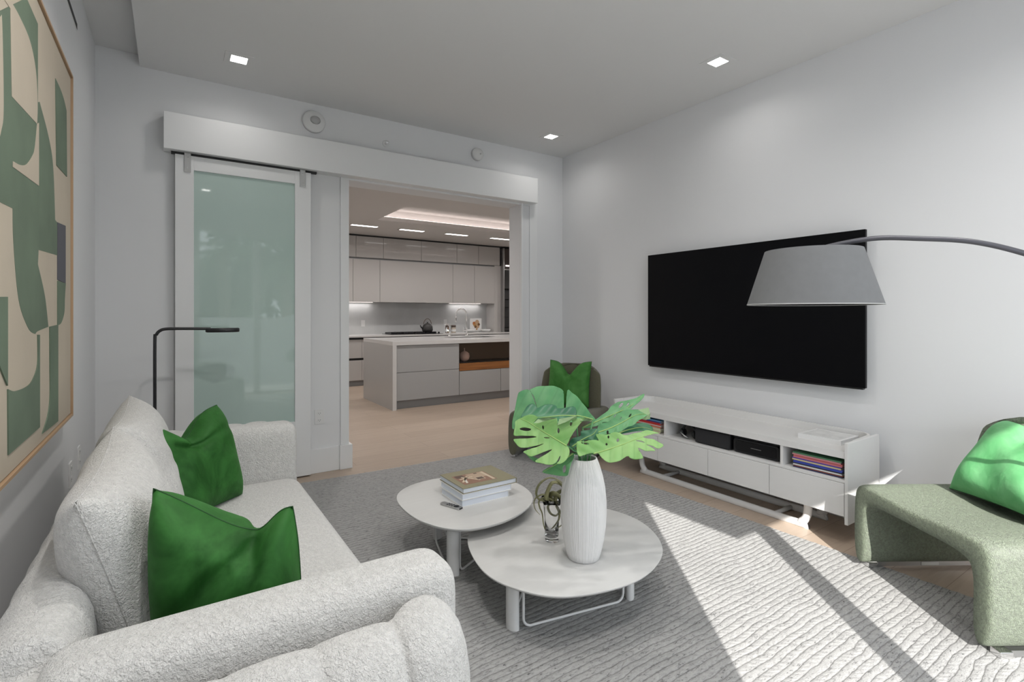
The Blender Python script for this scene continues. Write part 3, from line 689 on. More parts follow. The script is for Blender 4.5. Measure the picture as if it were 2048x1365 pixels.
# books and remote on the small table
slab_book('coffee_table_book', 'thick white book lying directly on the small table, bottom of three', 'book', 1.255, 1.545, 2.352, 2.60, .295, .330, M['white'], 'paper', '+x', 'books stacked on the small table')
slab_book('coffee_table_book', 'white book in the middle of the stack of three on the small table', 'book', 1.256, 1.562, 2.35, 2.61, .330, .363, M['white'], 'paper', '+x', 'books stacked on the small table')
tb = slab_book('coffee_table_book', 'olive khaki book with an interior photo on its cover, topmost of three', 'book', 1.262, 1.596, 2.35, 2.63, .363, .391, plain('khaki_cloth_cover', (.225, .205, .125), .6), 'paper', '+x', 'books stacked on the small table')
hx, hy = -.167, -.14
ph = MB()
def rc_(x0, x1, y0, y1, m, k=0): ph.box(x0, x1, y0, y1, .028, .0282 + .0001 * k, m)
rc_(-.131, .070, -.092, .068, 0)
rc_(-.05, .06, -.02, .060, 1, 1); rc_(.045, .062, -.088, .062, 2, 2); rc_(-.12, -.07, .02, .062, 3, 2); rc_(-.03, .02, -.055, -.012, 2, 2); rc_(-.026, .016, -.051, -.016, 3, 3); rc_(.0, .02, .045, .058, 3, 2)
for (a, b) in (((-.12, -.05), (-.055, .03)), ((-.09, .03), (-.02, -.06)), ((-.115, .0), (-.03, .01)), ((-.105, -.07), (-.085, -.005))):
    a, b = Vector(a), Vector(b); n_ = (b - a).normalized(); n_ = Vector((-n_.y, n_.x)) * .006
    ph.prism([tuple(a + n_), tuple(b + n_), tuple(b - n_), tuple(a - n_)], .028, .0285, 2 if a.y > -.06 else 4)
ph.build('cover_photo', [col('photo_terracotta', (.22, .11, .065)), col('photo_plaster', (.40, .29, .20)), col('photo_cream', (.52, .42, .30)), col('photo_brown', (.07, .035, .02)), col('photo_white', (.6, .57, .5))], tb, local=True)
rm = thing('remote_control', 'slim silver remote control with black buttons beside the books', 'remote control', (1.215, 2.395, .2955), R(-70))
MB().prism(rrect(-.068, .068, -.0175, .0175, .008), 0, .009).build('body', M['steel'], rm, local=True, bevel=.002)
rm.rotation_euler = (0, 0, R(-70))
def dsc(x, y, r): return MB().lathe([(r, 0), (r, .0012), (.0001, .0012)], (x, y, .009), 20)
dsc(.036, 0, .0145).build('click_pad', M['blackp'], rm, local=True); dsc(.036, 0, .006).build('click_centre', M['blackgloss'], rm, local=True).location.z += .0006
for x, y in ((.012, -.008), (.012, .008), (-.004, -.008), (-.004, .008), (-.02, -.008), (-.02, .008)): dsc(x, y, .0052).build('button', M['blackp'], rm, local=True)
box(.066, .0685, -.012, .012, .001, .008).build('end_cap', M['blackp'], rm, local=True)

# ------------------------------------------------------------------ vase and monstera leaves
vx, vy, vz = 1.501, 1.690, .2352
rib = [rnd.uniform(-1, 1) for _ in range(150)]
vs_ = thing('ribbed_vase', 'tall white ribbed ceramic vase standing on the lower coffee table', 'vase', (vx, vy, vz))
prof = [(.0, 0), (.060, 0), (.068, .004), (.076, .03), (.087, .08), (.0955, .14), (.099, .20), (.0985, .25), (.093, .31), (.083, .36), (.071, .40), (.060, .430), (.058, .436), (.055, .436), (.053, .43), (.066, .39), (.08, .3), (.085, .2), (.07, .05), (.0, .04)]
pr = []
for i in range(len(prof)): pr.append(prof[i])
MB().lathe(pr, (vx, vy, vz), 300, mod=lambda j, z: .0005 * (1 if j % 4 < 2 else -1) + .0006 * rib[(j // 2) % 150]).build('vase_body', M['vase'], vs_, auto=60)

LM = [leaf_material('monstera_green_light', (.12, .31, .07), (.25, .44, .15), (.05, .17, .04)), leaf_material('monstera_green_mid', (.045, .20, .07), (.12, .32, .13), (.02, .10, .03)), leaf_material('monstera_green_deep', (.02, .10, .055), (.05, .19, .09), (.01, .06, .03))]
lr = random.Random(5)
RIB = plain('pale_leaf_rib', (.30, .46, .14), .5)
FW = LFZ(0, 1, 0); RT = LFZ(1, 0, 0); UP = Vector((0, 0, 1))
def nv(r, f, u): return (RT * r + FW * f + UP * u).normalized()
from mathutils.geometry import delaunay_2d_cdt
def Q(x, y): return (980 + x / 4.874, 680 + y / 4.874)
def inside(p, poly):
    c_ = False; n = len(poly); j = n - 1
    for i in range(n):
        if (poly[i][1] > p[1]) != (poly[j][1] > p[1]) and p[0] < (poly[j][0] - poly[i][0]) * (p[1] - poly[i][1]) / (poly[j][1] - poly[i][1]) + poly[i][0]: c_ = not c_
        j = i
    return c_
def ell(cx, cy, rx, ry, rot=0):
    return [Q(cx + rx * cos(t) * cos(R(rot)) - ry * sin(t) * sin(R(rot)), cy + rx * cos(t) * sin(R(rot)) + ry * sin(t) * cos(R(rot))) for t in [2 * pi * k / 14 for k in range(14)]]
def big_leaf(label, outline, holes, rib, f0, nrm, mat, fold=.10, bend=.5, per=13, amp=.0035, ph=0, flaps=()):
    """a split monstera leaf: flat outline laid on its own tilted plane, then folded along the midrib, pleated and given thickness"""
    J = PX(*Q(*rib[0]), f0)
    o = thing('monstera_leaf', label, 'leaf', (J.x, J.y, J.z), group='monstera leaves in the ribbed vase')
    eye = Vector((0, 0, 1.3))
    def on(u, v):
        d_ = PX(u, v, 1.0) - eye; return eye + d_ * ((J - eye).dot(nrm) / d_.dot(nrm))
    ribq = [Q(*p_) for p_ in rib]; R3 = [on(*p_) for p_ in ribq]
    Y = (R3[-1] - R3[0]).normalized(); X = Y.cross(nrm).normalized(); LL = (R3[-1] - R3[0]).length
    ol = [Q(*p_) for p_ in outline]
    sm = [(p_.x, p_.y) for p_ in catmull([(*p_, 0) for p_ in ol], 3, True)]
    def curve(p3):
        q = p3 - R3[0]; y = q.dot(Y); x = q.dot(X)
        h = fold * abs(x) - bend * .45 * x * x - bend * .2 * max(0, y - .3 * LL) ** 2 * 1.5
        w_ = (y + abs(x) * .55) / (per * .00206) ; h += .6 * amp * cos(2 * pi * w_ / 2 + ph) * min(1, abs(x) / .02)
        val = max(0, -cos(2 * pi * w_ / 2 + ph)) ** 14  # mask of pleat valleys, where shade is painted into the leaf colour
        return p3 + nrm * h, val * min(1, abs(x) / .02) * .28
    us = [p_[0] for p_ in sm]; vs = [p_[1] for p_ in sm]; pts = [Vector(p_) for p_ in sm]; edges = [(i, (i + 1) % len(sm)) for i in range(len(sm))]
    for h_ in holes:
        k = len(pts); pts += [Vector(p_) for p_ in h_]; edges += [(k + i, k + (i + 1) % len(h_)) for i in range(len(h_))]
    st = 2.0; v = min(vs)
    while v < max(vs):
        u = min(us)
        while u < max(us):
            if inside((u, v), sm) and not any(inside((u, v), h_) for h_ in holes): pts.append(Vector((u, v)))
            u += st
        v += st
    vo, _, fo, *_r = delaunay_2d_cdt(pts, edges, [], 0, 1e-4)
    mb = MB(); V3 = []
    for i, p_ in enumerate(vo):
        q, val = curve(on(p_.x, p_.y)); V3.append(q); mb.vein[i] = val
    keep = []
    for f_ in fo:
        c_ = (sum(vo[i].x for i in f_) / 3, sum(vo[i].y for i in f_) / 3)
        if inside(c_, sm) and not any(inside(c_, h_) for h_ in holes): keep.append(tuple(f_))
    mb.add(V3, keep); mb.build('leaf_blade', mat, o, smooth=True, solid=.0014)
    rr = catmull([curve(p_)[0] + nrm * .0012 for p_ in R3], 6); n = len(rr)
    MB().tube(rr, [.0032 * (1 - .8 * i / n) for i in range(n)], 8).build('midrib', RIB, o, smooth=True)
    for fl in flaps:
        k = MB(); P_ = [PX(*Q(*p_), f0 - .075 + .02 * (i_ % 2)) for i_, p_ in enumerate(fl)]; k.add(P_, [tuple(range(len(P_)))]); k.build('folded_margin', PALE, o, smooth=False, solid=.0012)
    S0 = Vector((vx + lr.uniform(-.018, .018), vy + lr.uniform(-.018, .018), .48)); dr = (Vector((J.x, J.y, 0)) - Vector((vx, vy, 0)))
    rim = Vector((vx, vy, .674)) + dr.normalized() * min(.03, dr.length * .6)
    MB().tube(catmull([S0, rim, rim.lerp(J, .55) + Vector((0, 0, .006)), J], 6), .0034, 8).build('petiole', LM[1], o, smooth=True)
    return o
PALE = plain('pale_sage_leaf_underside', (.24, .36, .18), .6)
big_leaf('broad yellow green leaf with long open slits drooping in front of the others', [(748, 1035), (762, 1005), (800, 930), (860, 850), (905, 795), (930, 775), (880, 768), (800, 788), (740, 802), (672, 828), (658, 832), (650, 768), (590, 776), (520, 796), (470, 810), (425, 811), (442, 790), (466, 762), (450, 745), (410, 732), (360, 735), (310, 755), (262, 778), (243, 800), (243, 840), (232, 900), (235, 935), (300, 938), (400, 940), (455, 950), (400, 962), (300, 968), (230, 972), (250, 1010), (285, 1050), (330, 1058), (420, 1045), (528, 1016), (450, 1052), (330, 1092), (352, 1118), (400, 1145), (480, 1118), (606, 1070), (540, 1125), (440, 1187), (490, 1208), (550, 1222), (612, 1222), (650, 1195), (684, 1130), (676, 1180), (650, 1214), (690, 1212), (735, 1185), (768, 1135), (776, 1085), (765, 1050)],
  [ell(345, 873, 56, 17, 3), ell(517, 856, 7, 20, -8), ell(668, 890, 10, 25), ell(790, 820, 11, 27, 12), ell(553, 958, 28, 6, 2)], [(748, 1035), (640, 970), (500, 885), (370, 800), (290, 765)], 2.10, nv(-.1, -.85, .5), LM[0], .12, .9, 13, .0025)
big_leaf('largest green leaf standing highest, in front of the corner armchair', [(225, 862), (218, 790), (240, 690), (270, 540), (300, 505), (370, 487), (402, 530), (448, 640), (452, 640), (425, 560), (385, 498), (430, 475), (500, 460), (600, 462), (660, 475), (700, 500), (715, 540), (722, 670), (736, 672), (750, 505), (800, 530), (860, 580), (920, 650), (965, 705), (1010, 755), (1030, 785), (960, 790), (880, 800), (700, 815), (500, 830), (300, 830)],
  [], [(1005, 780), (860, 745), (650, 745), (450, 750), (250, 790)], 2.33, nv(.05, -.82, .55), LM[1], .15, .9, 17, .004, 1.2)
big_leaf('deep bluish green folded leaf lying across between the two broad ones', [(300, 745), (335, 690), (362, 650), (410, 632), (450, 650), (470, 666), (560, 640), (618, 640), (650, 662), (656, 680), (740, 668), (830, 668), (836, 748), (740, 790), (650, 800), (500, 800), (400, 790), (330, 775)],
  [], [(836, 745), (700, 742), (500, 760), (330, 740)], 2.20, nv(0, -.5, .86), LM[2], .10, .6, 15, .004, 2,
  flaps=([(430, 810), (470, 772), (560, 754), (650, 762), (655, 768), (590, 779), (470, 813)], [(660, 833), (674, 772), (842, 742), (846, 765), (740, 803)], [(877, 790), (882, 766), (960, 766), (1000, 781), (985, 797), (930, 791)]))
big_leaf('slender green leaf with two see-through holes pointing up toward the television', [(890, 858), (940, 830), (1010, 792), (1060, 758), (1150, 692), (1176, 655), (1220, 622), (1280, 600), (1350, 582), (1420, 560), (1497, 512), (1500, 540), (1470, 580), (1400, 650), (1350, 690), (1300, 698), (1215, 740), (1190, 800), (1100, 812), (1065, 835), (980, 860)],
  [ell(1275, 638, 32, 13, -50), ell(1343, 625, 24, 8, -58)], [(905, 858), (1040, 800), (1190, 735), (1350, 655), (1480, 540)], 2.35, nv(-.2, -.7, .68), LM[1], .12, .8, 14, .003, .5)
big_leaf('quilted mid green leaf in the middle of the console side, curled at its tip', [(1050, 852), (1070, 830), (1110, 815), (1160, 800), (1200, 770), (1240, 732), (1300, 700), (1370, 685), (1440, 680), (1500, 690), (1548, 716), (1553, 765), (1530, 747), (1475, 770), (1435, 800), (1400, 832), (1320, 868), (1255, 912), (1180, 917), (1120, 930), (1062, 928), (1048, 890)],
  [ell(1146, 908, 10, 20), ell(1365, 740, 6, 18, 40), ell(1275, 770, 4, 12, 30)], [(1055, 905), (1180, 860), (1300, 800), (1420, 735), (1535, 715)], 2.25, nv(-.1, -.68, .72), LM[1], .15, .9, 12, .004, .2,
  flaps=([(1440, 684), (1545, 662), (1561, 720), (1561, 774), (1512, 782), (1475, 772), (1535, 735)],))
big_leaf('plain dark green leaf showing just above the lightest long leaf', [(1230, 925), (1290, 880), (1350, 842), (1430, 816), (1510, 815), (1568, 838), (1590, 870), (1580, 886), (1480, 888), (1400, 897), (1330, 910)],
  [], [(1230, 922), (1350, 880), (1480, 855), (1580, 875)], 2.31, nv(0, -.7, .7), LM[2], .05, .5, 20, .002)
big_leaf('lightest long leaf with round holes reaching furthest over the console', [(845, 1010), (872, 1000), (920, 1000), (970, 990), (1040, 986), (1058, 984), (1030, 932), (1100, 936), (1150, 930), (1200, 912), (1260, 915), (1300, 932), (1360, 925), (1440, 905), (1520, 880), (1580, 880), (1650, 896), (1600, 908), (1540, 925), (1492, 944), (1560, 962), (1600, 968), (1645, 992), (1690, 1025), (1672, 1050), (1630, 1058), (1580, 1038), (1522, 1020), (1570, 1052), (1610, 1086), (1560, 1090), (1500, 1084), (1442, 1060), (1460, 1100), (1490, 1160), (1440, 1176), (1372, 1166), (1330, 1146), (1260, 1190), (1200, 1205), (1130, 1195), (1082, 1150), (1058, 1112), (1010, 1108), (960, 1112), (900, 1132), (870, 1140), (850, 1110), (842, 1060)],
  [ell(925, 1018, 42, 9, 6), ell(1153, 958, 9, 15), ell(1245, 982, 12, 17, 15), ell(1135, 1022, 9, 11), ell(1465, 990, 46, 7, 13), ell(1530, 948, 28, 4, 18)], [(1010, 1112), (1110, 1085), (1300, 1020), (1440, 960), (1610, 900)], 2.05, nv(-.05, -.72, .68), LM[0], .14, .9, 13, .0035, .8)
big_leaf('green leaf hanging lowest, under the broad yellow green leaf beside the vase', [(510, 1292), (560, 1250), (620, 1226), (540, 1212), (430, 1190), (345, 1110), (400, 1130), (520, 1180), (640, 1190), (740, 1150), (800, 1100), (822, 1140), (795, 1200), (772, 1280), (755, 1326), (700, 1331), (620, 1320)],
  [ell(726, 1262, 16, 38, 8)], [(810, 1110), (720, 1170), (620, 1230), (520, 1288)], 2.19, nv(-.2, -.85, .45), LM[1], .08, .6, 16, .002)
big_leaf('small dark green leaf curling between the two sprays above the vase mouth', [(885, 906), (910, 890), (960, 880), (1046, 866), (1055, 900), (1040, 930), (1062, 962), (1040, 986), (960, 980), (905, 985), (860, 1010), (850, 1042), (790, 1062), (770, 1012), (800, 970), (880, 938)],
  [], [(800, 1045), (900, 975), (1000, 925), (1040, 875)], 2.15, nv(-.2, -.75, .6), LM[2], .15, .6, 11, .005, .7)

# ------------------------------------------------------------------ glass vase with air plant
gx, gy, gz = 1.490, 1.900, .2352
gv = thing('glass_vase', 'small clear glass vase behind the ribbed vase', 'glass vase', (gx, gy, gz))
MB().lathe([(.0, 0), (.030, 0), (.033, .004), (.032, .02), (.034, .10), (.040, .17), (.050, .20), (.047, .20), (.037, .168), (.031, .10), (.028, .022), (.0, .018)], (gx, gy, gz), 40).build('vase_body', M['glass'], gv, smooth=True)
ap = thing('air_plant', 'curly olive air plant sitting in the small glass vase', 'plant', (gx, gy, gz + .1))
def S3(pts, f0=2.40): return [PX(1040 + x * .2051, 900 + y * .2051, f0 + lr.uniform(-.012, .012)) for x, y in pts]
strands = [(.012, [(300, 510), (245, 500), (262, 420), (300, 340), (360, 312), (420, 360), (442, 430)]), (.010, [(300, 520), (250, 500), (180, 478), (158, 415), (195, 330), (280, 275), (360, 290), (430, 335)]),
 (.008, [(300, 500), (235, 470), (185, 505), (192, 565), (216, 622), (228, 720), (250, 800), (270, 850)]), (.006, [(290, 480), (230, 438), (165, 462), (138, 505), (145, 575), (195, 636)]),
 (.008, [(330, 520), (285, 480), (272, 560), (300, 622), (350, 642), (385, 600)]), (.006, [(340, 520), (385, 640), (350, 730), (305, 790)]), (.005, [(350, 520), (425, 700), (350, 772)]),
 (.012, [(310, 500), (300, 440), (342, 428), (402, 480), (425, 560)]), (.014, [(300, 520), (255, 490), (272, 400), (320, 320), (400, 348), (440, 450)]), (.012, [(340, 500), (360, 430), (430, 400), (480, 440), (500, 520)]), (.010, [(340, 510), (400, 520), (440, 560), (450, 640)])]
for r_, pts in strands:
    cp = catmull(S3(pts), 7); n = len(cp)
    MB().tube(cp, [r_ * 1.15 * (1 - i / n) ** .6 + .0008 for i in range(n)], 8, flat=.5).build('curled_leaf', M['till'], ap, smooth=True)

# ------------------------------------------------------------------ lamps
rl = thing('reading_lamp', 'slim black reading lamp bending over the far end of the sofa', 'floor lamp', (-.085, 3.95, 0))
MB().tube(catmull([(-.085, 3.95, .012), (-.085, 3.95, .6), (-.085, 3.95, 1.12), (-.078, 3.95, 1.165), (-.058, 3.95, 1.192), (-.02, 3.95, 1.203), (.10, 3.95, 1.203), (.22, 3.95, 1.200)], 6), .0095, 10).build('pole', M['black'], rl, smooth=True)
MB().lathe([(.0, -.014), (.050, -.014), (.053, -.010), (.053, .010), (.050, .014), (.0, .014)], (0, 0, 0), 36).build('lamp_head', M['black'], rl, local=True, auto=40).matrix_local = Matrix.Translation((.375, 0, 1.190)) @ Matrix.Diagonal((1.9, 1.0, 1, 1))
MB().lathe([(.0, 0), (.125, 0), (.125, .010), (.0, .012)], (-.085, 3.95, 0), 40).build('lamp_base', M['black'], rl, auto=40)
al = thing('arc_lamp', 'tall arc floor lamp with grey tapered drum shade hanging before the television', 'floor lamp', (2.70, -.10, 0))
sc_ = LFZ(1.232, 2.10, 0)
rgs = []
MB().lathe([(.244, 1.338), (.1765, 1.560), (.1745, 1.560), (.242, 1.338)], (sc_.x, sc_.y, 0), 64).build('lamp_shade', M['shade'], al, auto=50)
MB().tube([(sc_.x + .243 * cos(2 * pi * k / 64), sc_.y + .243 * sin(2 * pi * k / 64), 1.338) for k in range(64)], .0025, 6, closed=True).build('shade_rim', plain('light_grey_binding', (.4, .4, .4), .6), al, smooth=True)
MB().lathe([(.174, 1.558), (.02, 1.562), (.0, 1.562)], (sc_.x, sc_.y, 0), 48).build('shade_top', M['shade'], al)
MB().lathe([(.0, 1.40), (.03, 1.41), (.035, 1.44), (.02, 1.47), (.012, 1.50), (.0, 1.50)], (sc_.x, sc_.y, 0), 20).build('bulb', M['white'], al, smooth=True)
arm = [LFZ(1.235, 2.10, 1.50), LFZ(1.24, 2.10, 1.545), LFZ(1.28, 2.075, 1.572), LFZ(1.40, 1.985, 1.592), LFZ(1.515, 1.905, 1.580), LFZ(1.64, 1.82, 1.556), LFZ(1.76, 1.74, 1.500), LFZ(1.92, 1.64, 1.40), LFZ(2.10, 1.52, 1.20), LFZ(2.24, 1.44, .9), LFZ(2.32, 1.39, .5), LFZ(2.34, 1.38, .05)]
MB().tube(catmull(arm, 8), .0095, 12).build('arm', M['lampmetal'], al, smooth=True)
bp_ = arm[-1]
MB().lathe([(.0, 0), (.17, 0), (.175, .01), (.175, .045), (.16, .055), (.0, .055)], (bp_.x, bp_.y, RZ), 48).build('lamp_base', M['lampmetal'], al, auto=40)

# ------------------------------------------------------------------ kitchen shell
KX0, KX1, KY0, KY1 = .6, 8.0, YB + .21, 10.35
S(box(KX0, KX1, 9.76, 9.86, 0, 3.2).build('wall_kitchen_back', M['kceil']))
S(box(KX0 - .1, KX0, KY0, 9.76, 0, 3.2).build('wall_kitchen_west', M['wall']))
S(box(KX1, KX1 + .1, KY0, 9.76, 0, 3.2).build('wall_kitchen_east', M['wall']))
S(box(XR + .15, KX1, KY0 - .1, KY0, 0, 3.2).build('wall_kitchen_front', M['wall']))
kz = 2.765; tx0, tx1, ty0, ty1 = 2.67, 6.6, 6.62, 7.79
k = MB(); k.box(KX0, KX1, KY0, ty0, kz, kz + .06); k.box(KX0, KX1, ty1, 9.76, kz, kz + .06); k.box(KX0, tx0, ty0, ty1, kz, kz + .06); k.box(tx1, KX1, ty0, ty1, kz, kz + .06)
g_ = .16
k.box(tx0 - g_, tx1 + g_, ty0 - g_, ty1 + g_, kz + .20, kz + .26)
k.box(tx0 - g_ - .02, tx0 - g_, ty0 - g_, ty1 + g_, kz + .06, kz + .20); k.box(tx1 + g_, tx1 + g_ + .02, ty0 - g_, ty1 + g_, kz + .06, kz + .20)
k.box(tx0 - g_, tx1 + g_, ty0 - g_ - .02, ty0 - g_, kz + .06, kz + .20); k.box(tx0 - g_, tx1 + g_, ty1 + g_, ty1 + g_ + .02, kz + .06, kz + .20)
S(k.build('ceiling_kitchen', M['kceil']))
cl = thing('cove_light', 'hidden warm white strip glowing round the kitchen ceiling tray', 'strip light', (tx0, ty0, kz + .07))
for a in ((tx0 - .10, tx1 + .1, ty0 - .10, ty0 - .07), (tx0 - .10, tx1 + .1, ty1 + .07, ty1 + .10), (tx0 - .1, tx0 - .07, ty0, ty1), (tx1 + .07, tx1 + .1, ty0, ty1)):
    box(*a, kz + .061, kz + .075).build('led_strip', M['cove_on'], cl)
for i, x in enumerate((2.68, 3.52, 4.40, 5.36)):
    lab = ['kitchen ceiling slot light nearest the white door jamb', 'kitchen ceiling slot light, second along from the left jamb', 'kitchen ceiling slot light above the faucet', 'kitchen ceiling slot light nearest the glass cabinet'][i]
    o = thing('kitchen_downlight', lab, 'ceiling light', (x, 8.45, kz), group='kitchen slot lights')
    f = MB(); f.box(x - .24, x + .24, 8.38, 8.40, kz - .004, kz); f.box(x - .24, x + .24, 8.50, 8.52, kz - .004, kz); f.box(x - .24, x - .22, 8.40, 8.50, kz - .004, kz); f.box(x + .22, x + .24, 8.40, 8.50, kz - .004, kz)
    f.build('trim_ring', M['kceil'], o); box(x - .22, x + .22, 8.40, 8.50, kz - .003, kz - .001).build('diffuser', M['slot_on'], o)
for x, y, lab in ((4.3, 5.9, 'small round ceiling speaker between door head and ceiling tray'),):
    s_ = thing('ceiling_speaker', lab, 'ceiling speaker', (x, y, kz - .006)); MB().lathe([(.0, -.006), (.07, -.006), (.075, 0), (.0, 0)], (x, y, kz), 32).build('grille', plain('pale_grille', (.45, .43, .41), .8), s_)
# shadow gap over the cupboards
box(2.3, 6.6, 9.42, 9.745, 2.738, kz - .001).build('shadow_gap_panel', M['dark']); tag(bpy.data.objects['shadow_gap_panel'], 'black recessed strip running between kitchen ceiling and top cupboards', 'panel')
S(box(2.2, 5.985, 9.745, 9.76, .90, 1.53).build('trim_3', M['splash']))
def cupboard(x0, x1, z0, z1, label, group, y=9.40, nm='wall_cupboard'):
    o = thing(nm, label, 'cupboard', ((x0 + x1) / 2, 9.6, z0), group=group)
    box(x0 + .001, x1 - .001, y + .022, 9.745, z0, z1).build('carcass', M['lacq'], o)
    box(x0 + .003, x1 - .003, y, y + .020, z0, z1 - .004).build('door', M['lacq'], o, bevel=.001)
    return o
nmr = ['cut off by the door jamb', 'second from the jamb', 'above the wide cooker hood cupboard, jamb side', 'above the kettle', 'above the jars', 'at the glass cabinet end']
xs = [2.3, 2.824, 3.343, 4.115, 4.90, 5.41, 5.947]
for i in range(6): cupboard(xs[i], xs[i + 1], 2.345, 2.737, 'glossy greige top row cupboard, ' + nmr[i], 'top row of kitchen cupboards')
xs = [2.3, 2.769, 3.275, 4.808, 5.313, 5.807]
nmr = ['cut off by the door jamb', 'narrow one beside the wide panel', 'the widest panel over the cooktop', 'over the faucet', 'narrow one at the end by the tall side panel']
for i in range(5): cupboard(xs[i], xs[i + 1], 1.520, 2.315, 'glossy greige lower row wall cupboard, ' + nmr[i], 'lower row of kitchen cupboards')
lt = tag(box(2.3, 5.947, 9.44, 9.745, 2.315, 2.345).build('recessed_rail', M['kick']), 'recessed grey rail between the two rows of wall cupboards', 'rail')
sp_ = tag(box(5.810, 5.975, 9.41, 9.745, .905, 2.34).build('side_panel_board', M['lacq'], bevel=.001), 'tall greige end panel between wall cupboards and glass cabinet', 'panel')
for x, lab in ((2.85, 'short under-cupboard light strip near the door jamb'), (5.25, 'under-cupboard light strip above the framed picture')):
    tag(box(x - .38, x + .38, 9.68, 9.70, 1.514, 1.518).build('under_cabinet_light', M['led']), lab, 'strip light', 'under-cupboard strips')
# base run
wt = tag(box(2.2, 6.6, 9.13, 9.76, .875, .905).build('worktop', M['quartz'], bevel=.002), 'white quartz worktop along the kitchen back wall', 'worktop')
for i, (a, b, lab) in enumerate(((2.2, 2.86, 'base cabinet with two drawers visible between jamb and island'), (2.86, 4.4, 'base cabinet hidden behind the island under the cooktop'), (4.4, 6.6, 'base cabinet at the far end behind the island under the faucet'))):
    o = thing('base_cabinet', lab, 'cabinet', ((a + b) / 2, 9.4, 0), group='kitchen base cabinets')
    box(a + .001, b - .001, 9.20, 9.745, .10, .875).build('carcass', M['kick'], o); box(a, b, 9.22, 9.7, 0, .10).build('plinth', M['kick'], o)
    box(a + .002, b - .002, 9.165, 9.20, .505, .835).build('drawer', M['lacq'], o, bevel=.001); box(a + .002, b - .002, 9.165, 9.20, .105, .465).build('drawer', M['lacq'], o, bevel=.001)
    box(a, b, 9.196, 9.2, .465, .505).build('grip_channel', M['dark'], o); box(a, b, 9.196, 9.2, .835, .875).build('grip_channel', M['dark'], o)
# cooktop
ck = thing('cooktop', 'black gas cooktop set in the back worktop', 'cooktop', (3.95, 9.45, .905))
box(3.42, 4.50, 9.22, 9.70, .905, .912).build('glass_plate', M['blackgloss'], ck)
g = MB()
for i in range(4):
    xa = 3.45 + i * .235
    for yy in (9.27, 9.38, 9.49, 9.60): g.box(xa, xa + .22, yy, yy + .012, .932, .945)
    for xx in (xa, xa + .10, xa + .208): g.box(xx, xx + .012, 9.27, 9.612, .912, .945)
g.build('grate', M['black'], ck)
for i in range(4): MB().lathe([(.0, 0), (.018, 0), (.016, .03), (.0, .03)], (4.43 + (i % 2) * .04, 9.27 + i * .09, .912), 14).build('knob', M['black'], ck, smooth=True)
kt = thing('kettle', 'small dark cast iron teapot with arched handle on the cooktop', 'kettle', (4.26, 9.44, .945))
MB().lathe([(.0, 0), (.09, 0), (.108, .03), (.10, .10), (.075, .145), (.04, .155), (.038, .165), (.0, .17)], (4.26, 9.44, .945), 28, mod=lambda j, z: .003 * (j % 2)).build('pot', plain('cast_iron', (.045, .043, .042), .5), kt, smooth=True)
MB().tube([(4.26 + .085 * cos(R(a)), 9.44, 1.075 + .125 * sin(R(a))) for a in range(10, 171, 10)], .007, 8).build('handle', plain('bronze_handle', (.12, .08, .06), .4), kt, smooth=True)
MB().tube([(4.17, 9.44, 1.0), (4.13, 9.44, 1.03), (4.105, 9.44, 1.075)], [.02, .014, .010], 10).build('spout', M['black'], kt, smooth=True)
MB().lathe([(.0, 0), (.014, .0), (.012, .022), (.0, .025)], (4.26, 9.44, 1.112), 12).build('lid_knob', M['black'], kt, smooth=True)
for x, lab, lc in ((4.74, 'glass spice jar with dark lid nearer the kettle', (.20, .13, .09)), (4.87, 'glass spice jar with dark lid nearer the faucet', (.5, .44, .36))):
    j_ = thing('spice_jar', lab, 'jar', (x, 9.5, .905), group='pair of spice jars'); MB().lathe([(.0, 0), (.045, 0), (.05, .01), (.05, .11), (.04, .12), (.0, .12)], (x, 9.5, .905), 20).build('jar_body', plain('jar_contents_%d' % (x * 100), lc, .25, coat=1), j_, smooth=True)
    MB().lathe([(.05, 0), (.052, .045), (.0, .047)], (x, 9.5, 1.02), 20).build('lid', plain('dark_lid_%d' % (x * 100), (.10, .07, .055), .5), j_, smooth=True)
    MB().lathe([(.0508, .03), (.0512, .03), (.0512, .075), (.0508, .075)], (x, 9.5, .905), 20).build('jar_label', M['white'], j_)
pf = thing('framed_picture', 'small white picture of orange flower propped between two bowls', 'picture', (5.46, 9.62, .905))
box(5.32, 5.60, 9.60, 9.62, .93, 1.20).build('frame', M['white'], pf)
ar = MB()
for (px, pz, r_, m_) in ((5.44, 1.08, .055, 0), (5.49, 1.12, .05, 1), (5.50, 1.03, .045, 1), (5.45, 1.02, .03, 2), (5.53, 1.07, .03, 2), (5.41, 1.10, .03, 3), (5.48, .97, .02, 0)):
    ar.prism([(px + r_ * cos(2 * pi * q / 14) * (1 + .2 * sin(q * 3)), pz + r_ * sin(2 * pi * q / 14)) for q in range(14)], 9.5990 - .0002 * m_, 9.6, m_, 'y')
ar.build('print', [col('print_ochre', (.42, .24, .08)), col('print_peach', (.50, .33, .20)), col('print_brown', (.16, .08, .03)), col('print_orange', (.45, .16, .05))], pf)
box(5.38, 5.54, 9.62, 9.68, .905, .93).build('stand', M['white'], pf)
for x, lab in ((5.27, 'low white bowl on the jar side of the framed picture'), (5.66, 'low white bowl on the cabinet side of the framed picture')):
    tag(MB().lathe([(.0, 0), (.05, 0), (.10, .035), (.105, .06), (.098, .06), (.05, .012), (.0, .012)], (x, 9.52, .905), 28).build('bowl', M['white'], smooth=True), lab, 'bowl', 'white bowls by the picture')
outlet(3.06, 1.115, 9.745, 'white power outlet on the grey splashback beside the cooktop', two=False)
outlet(4.80, 1.12, 9.745, 'white power outlet on the splashback above the spice jars', two=False)

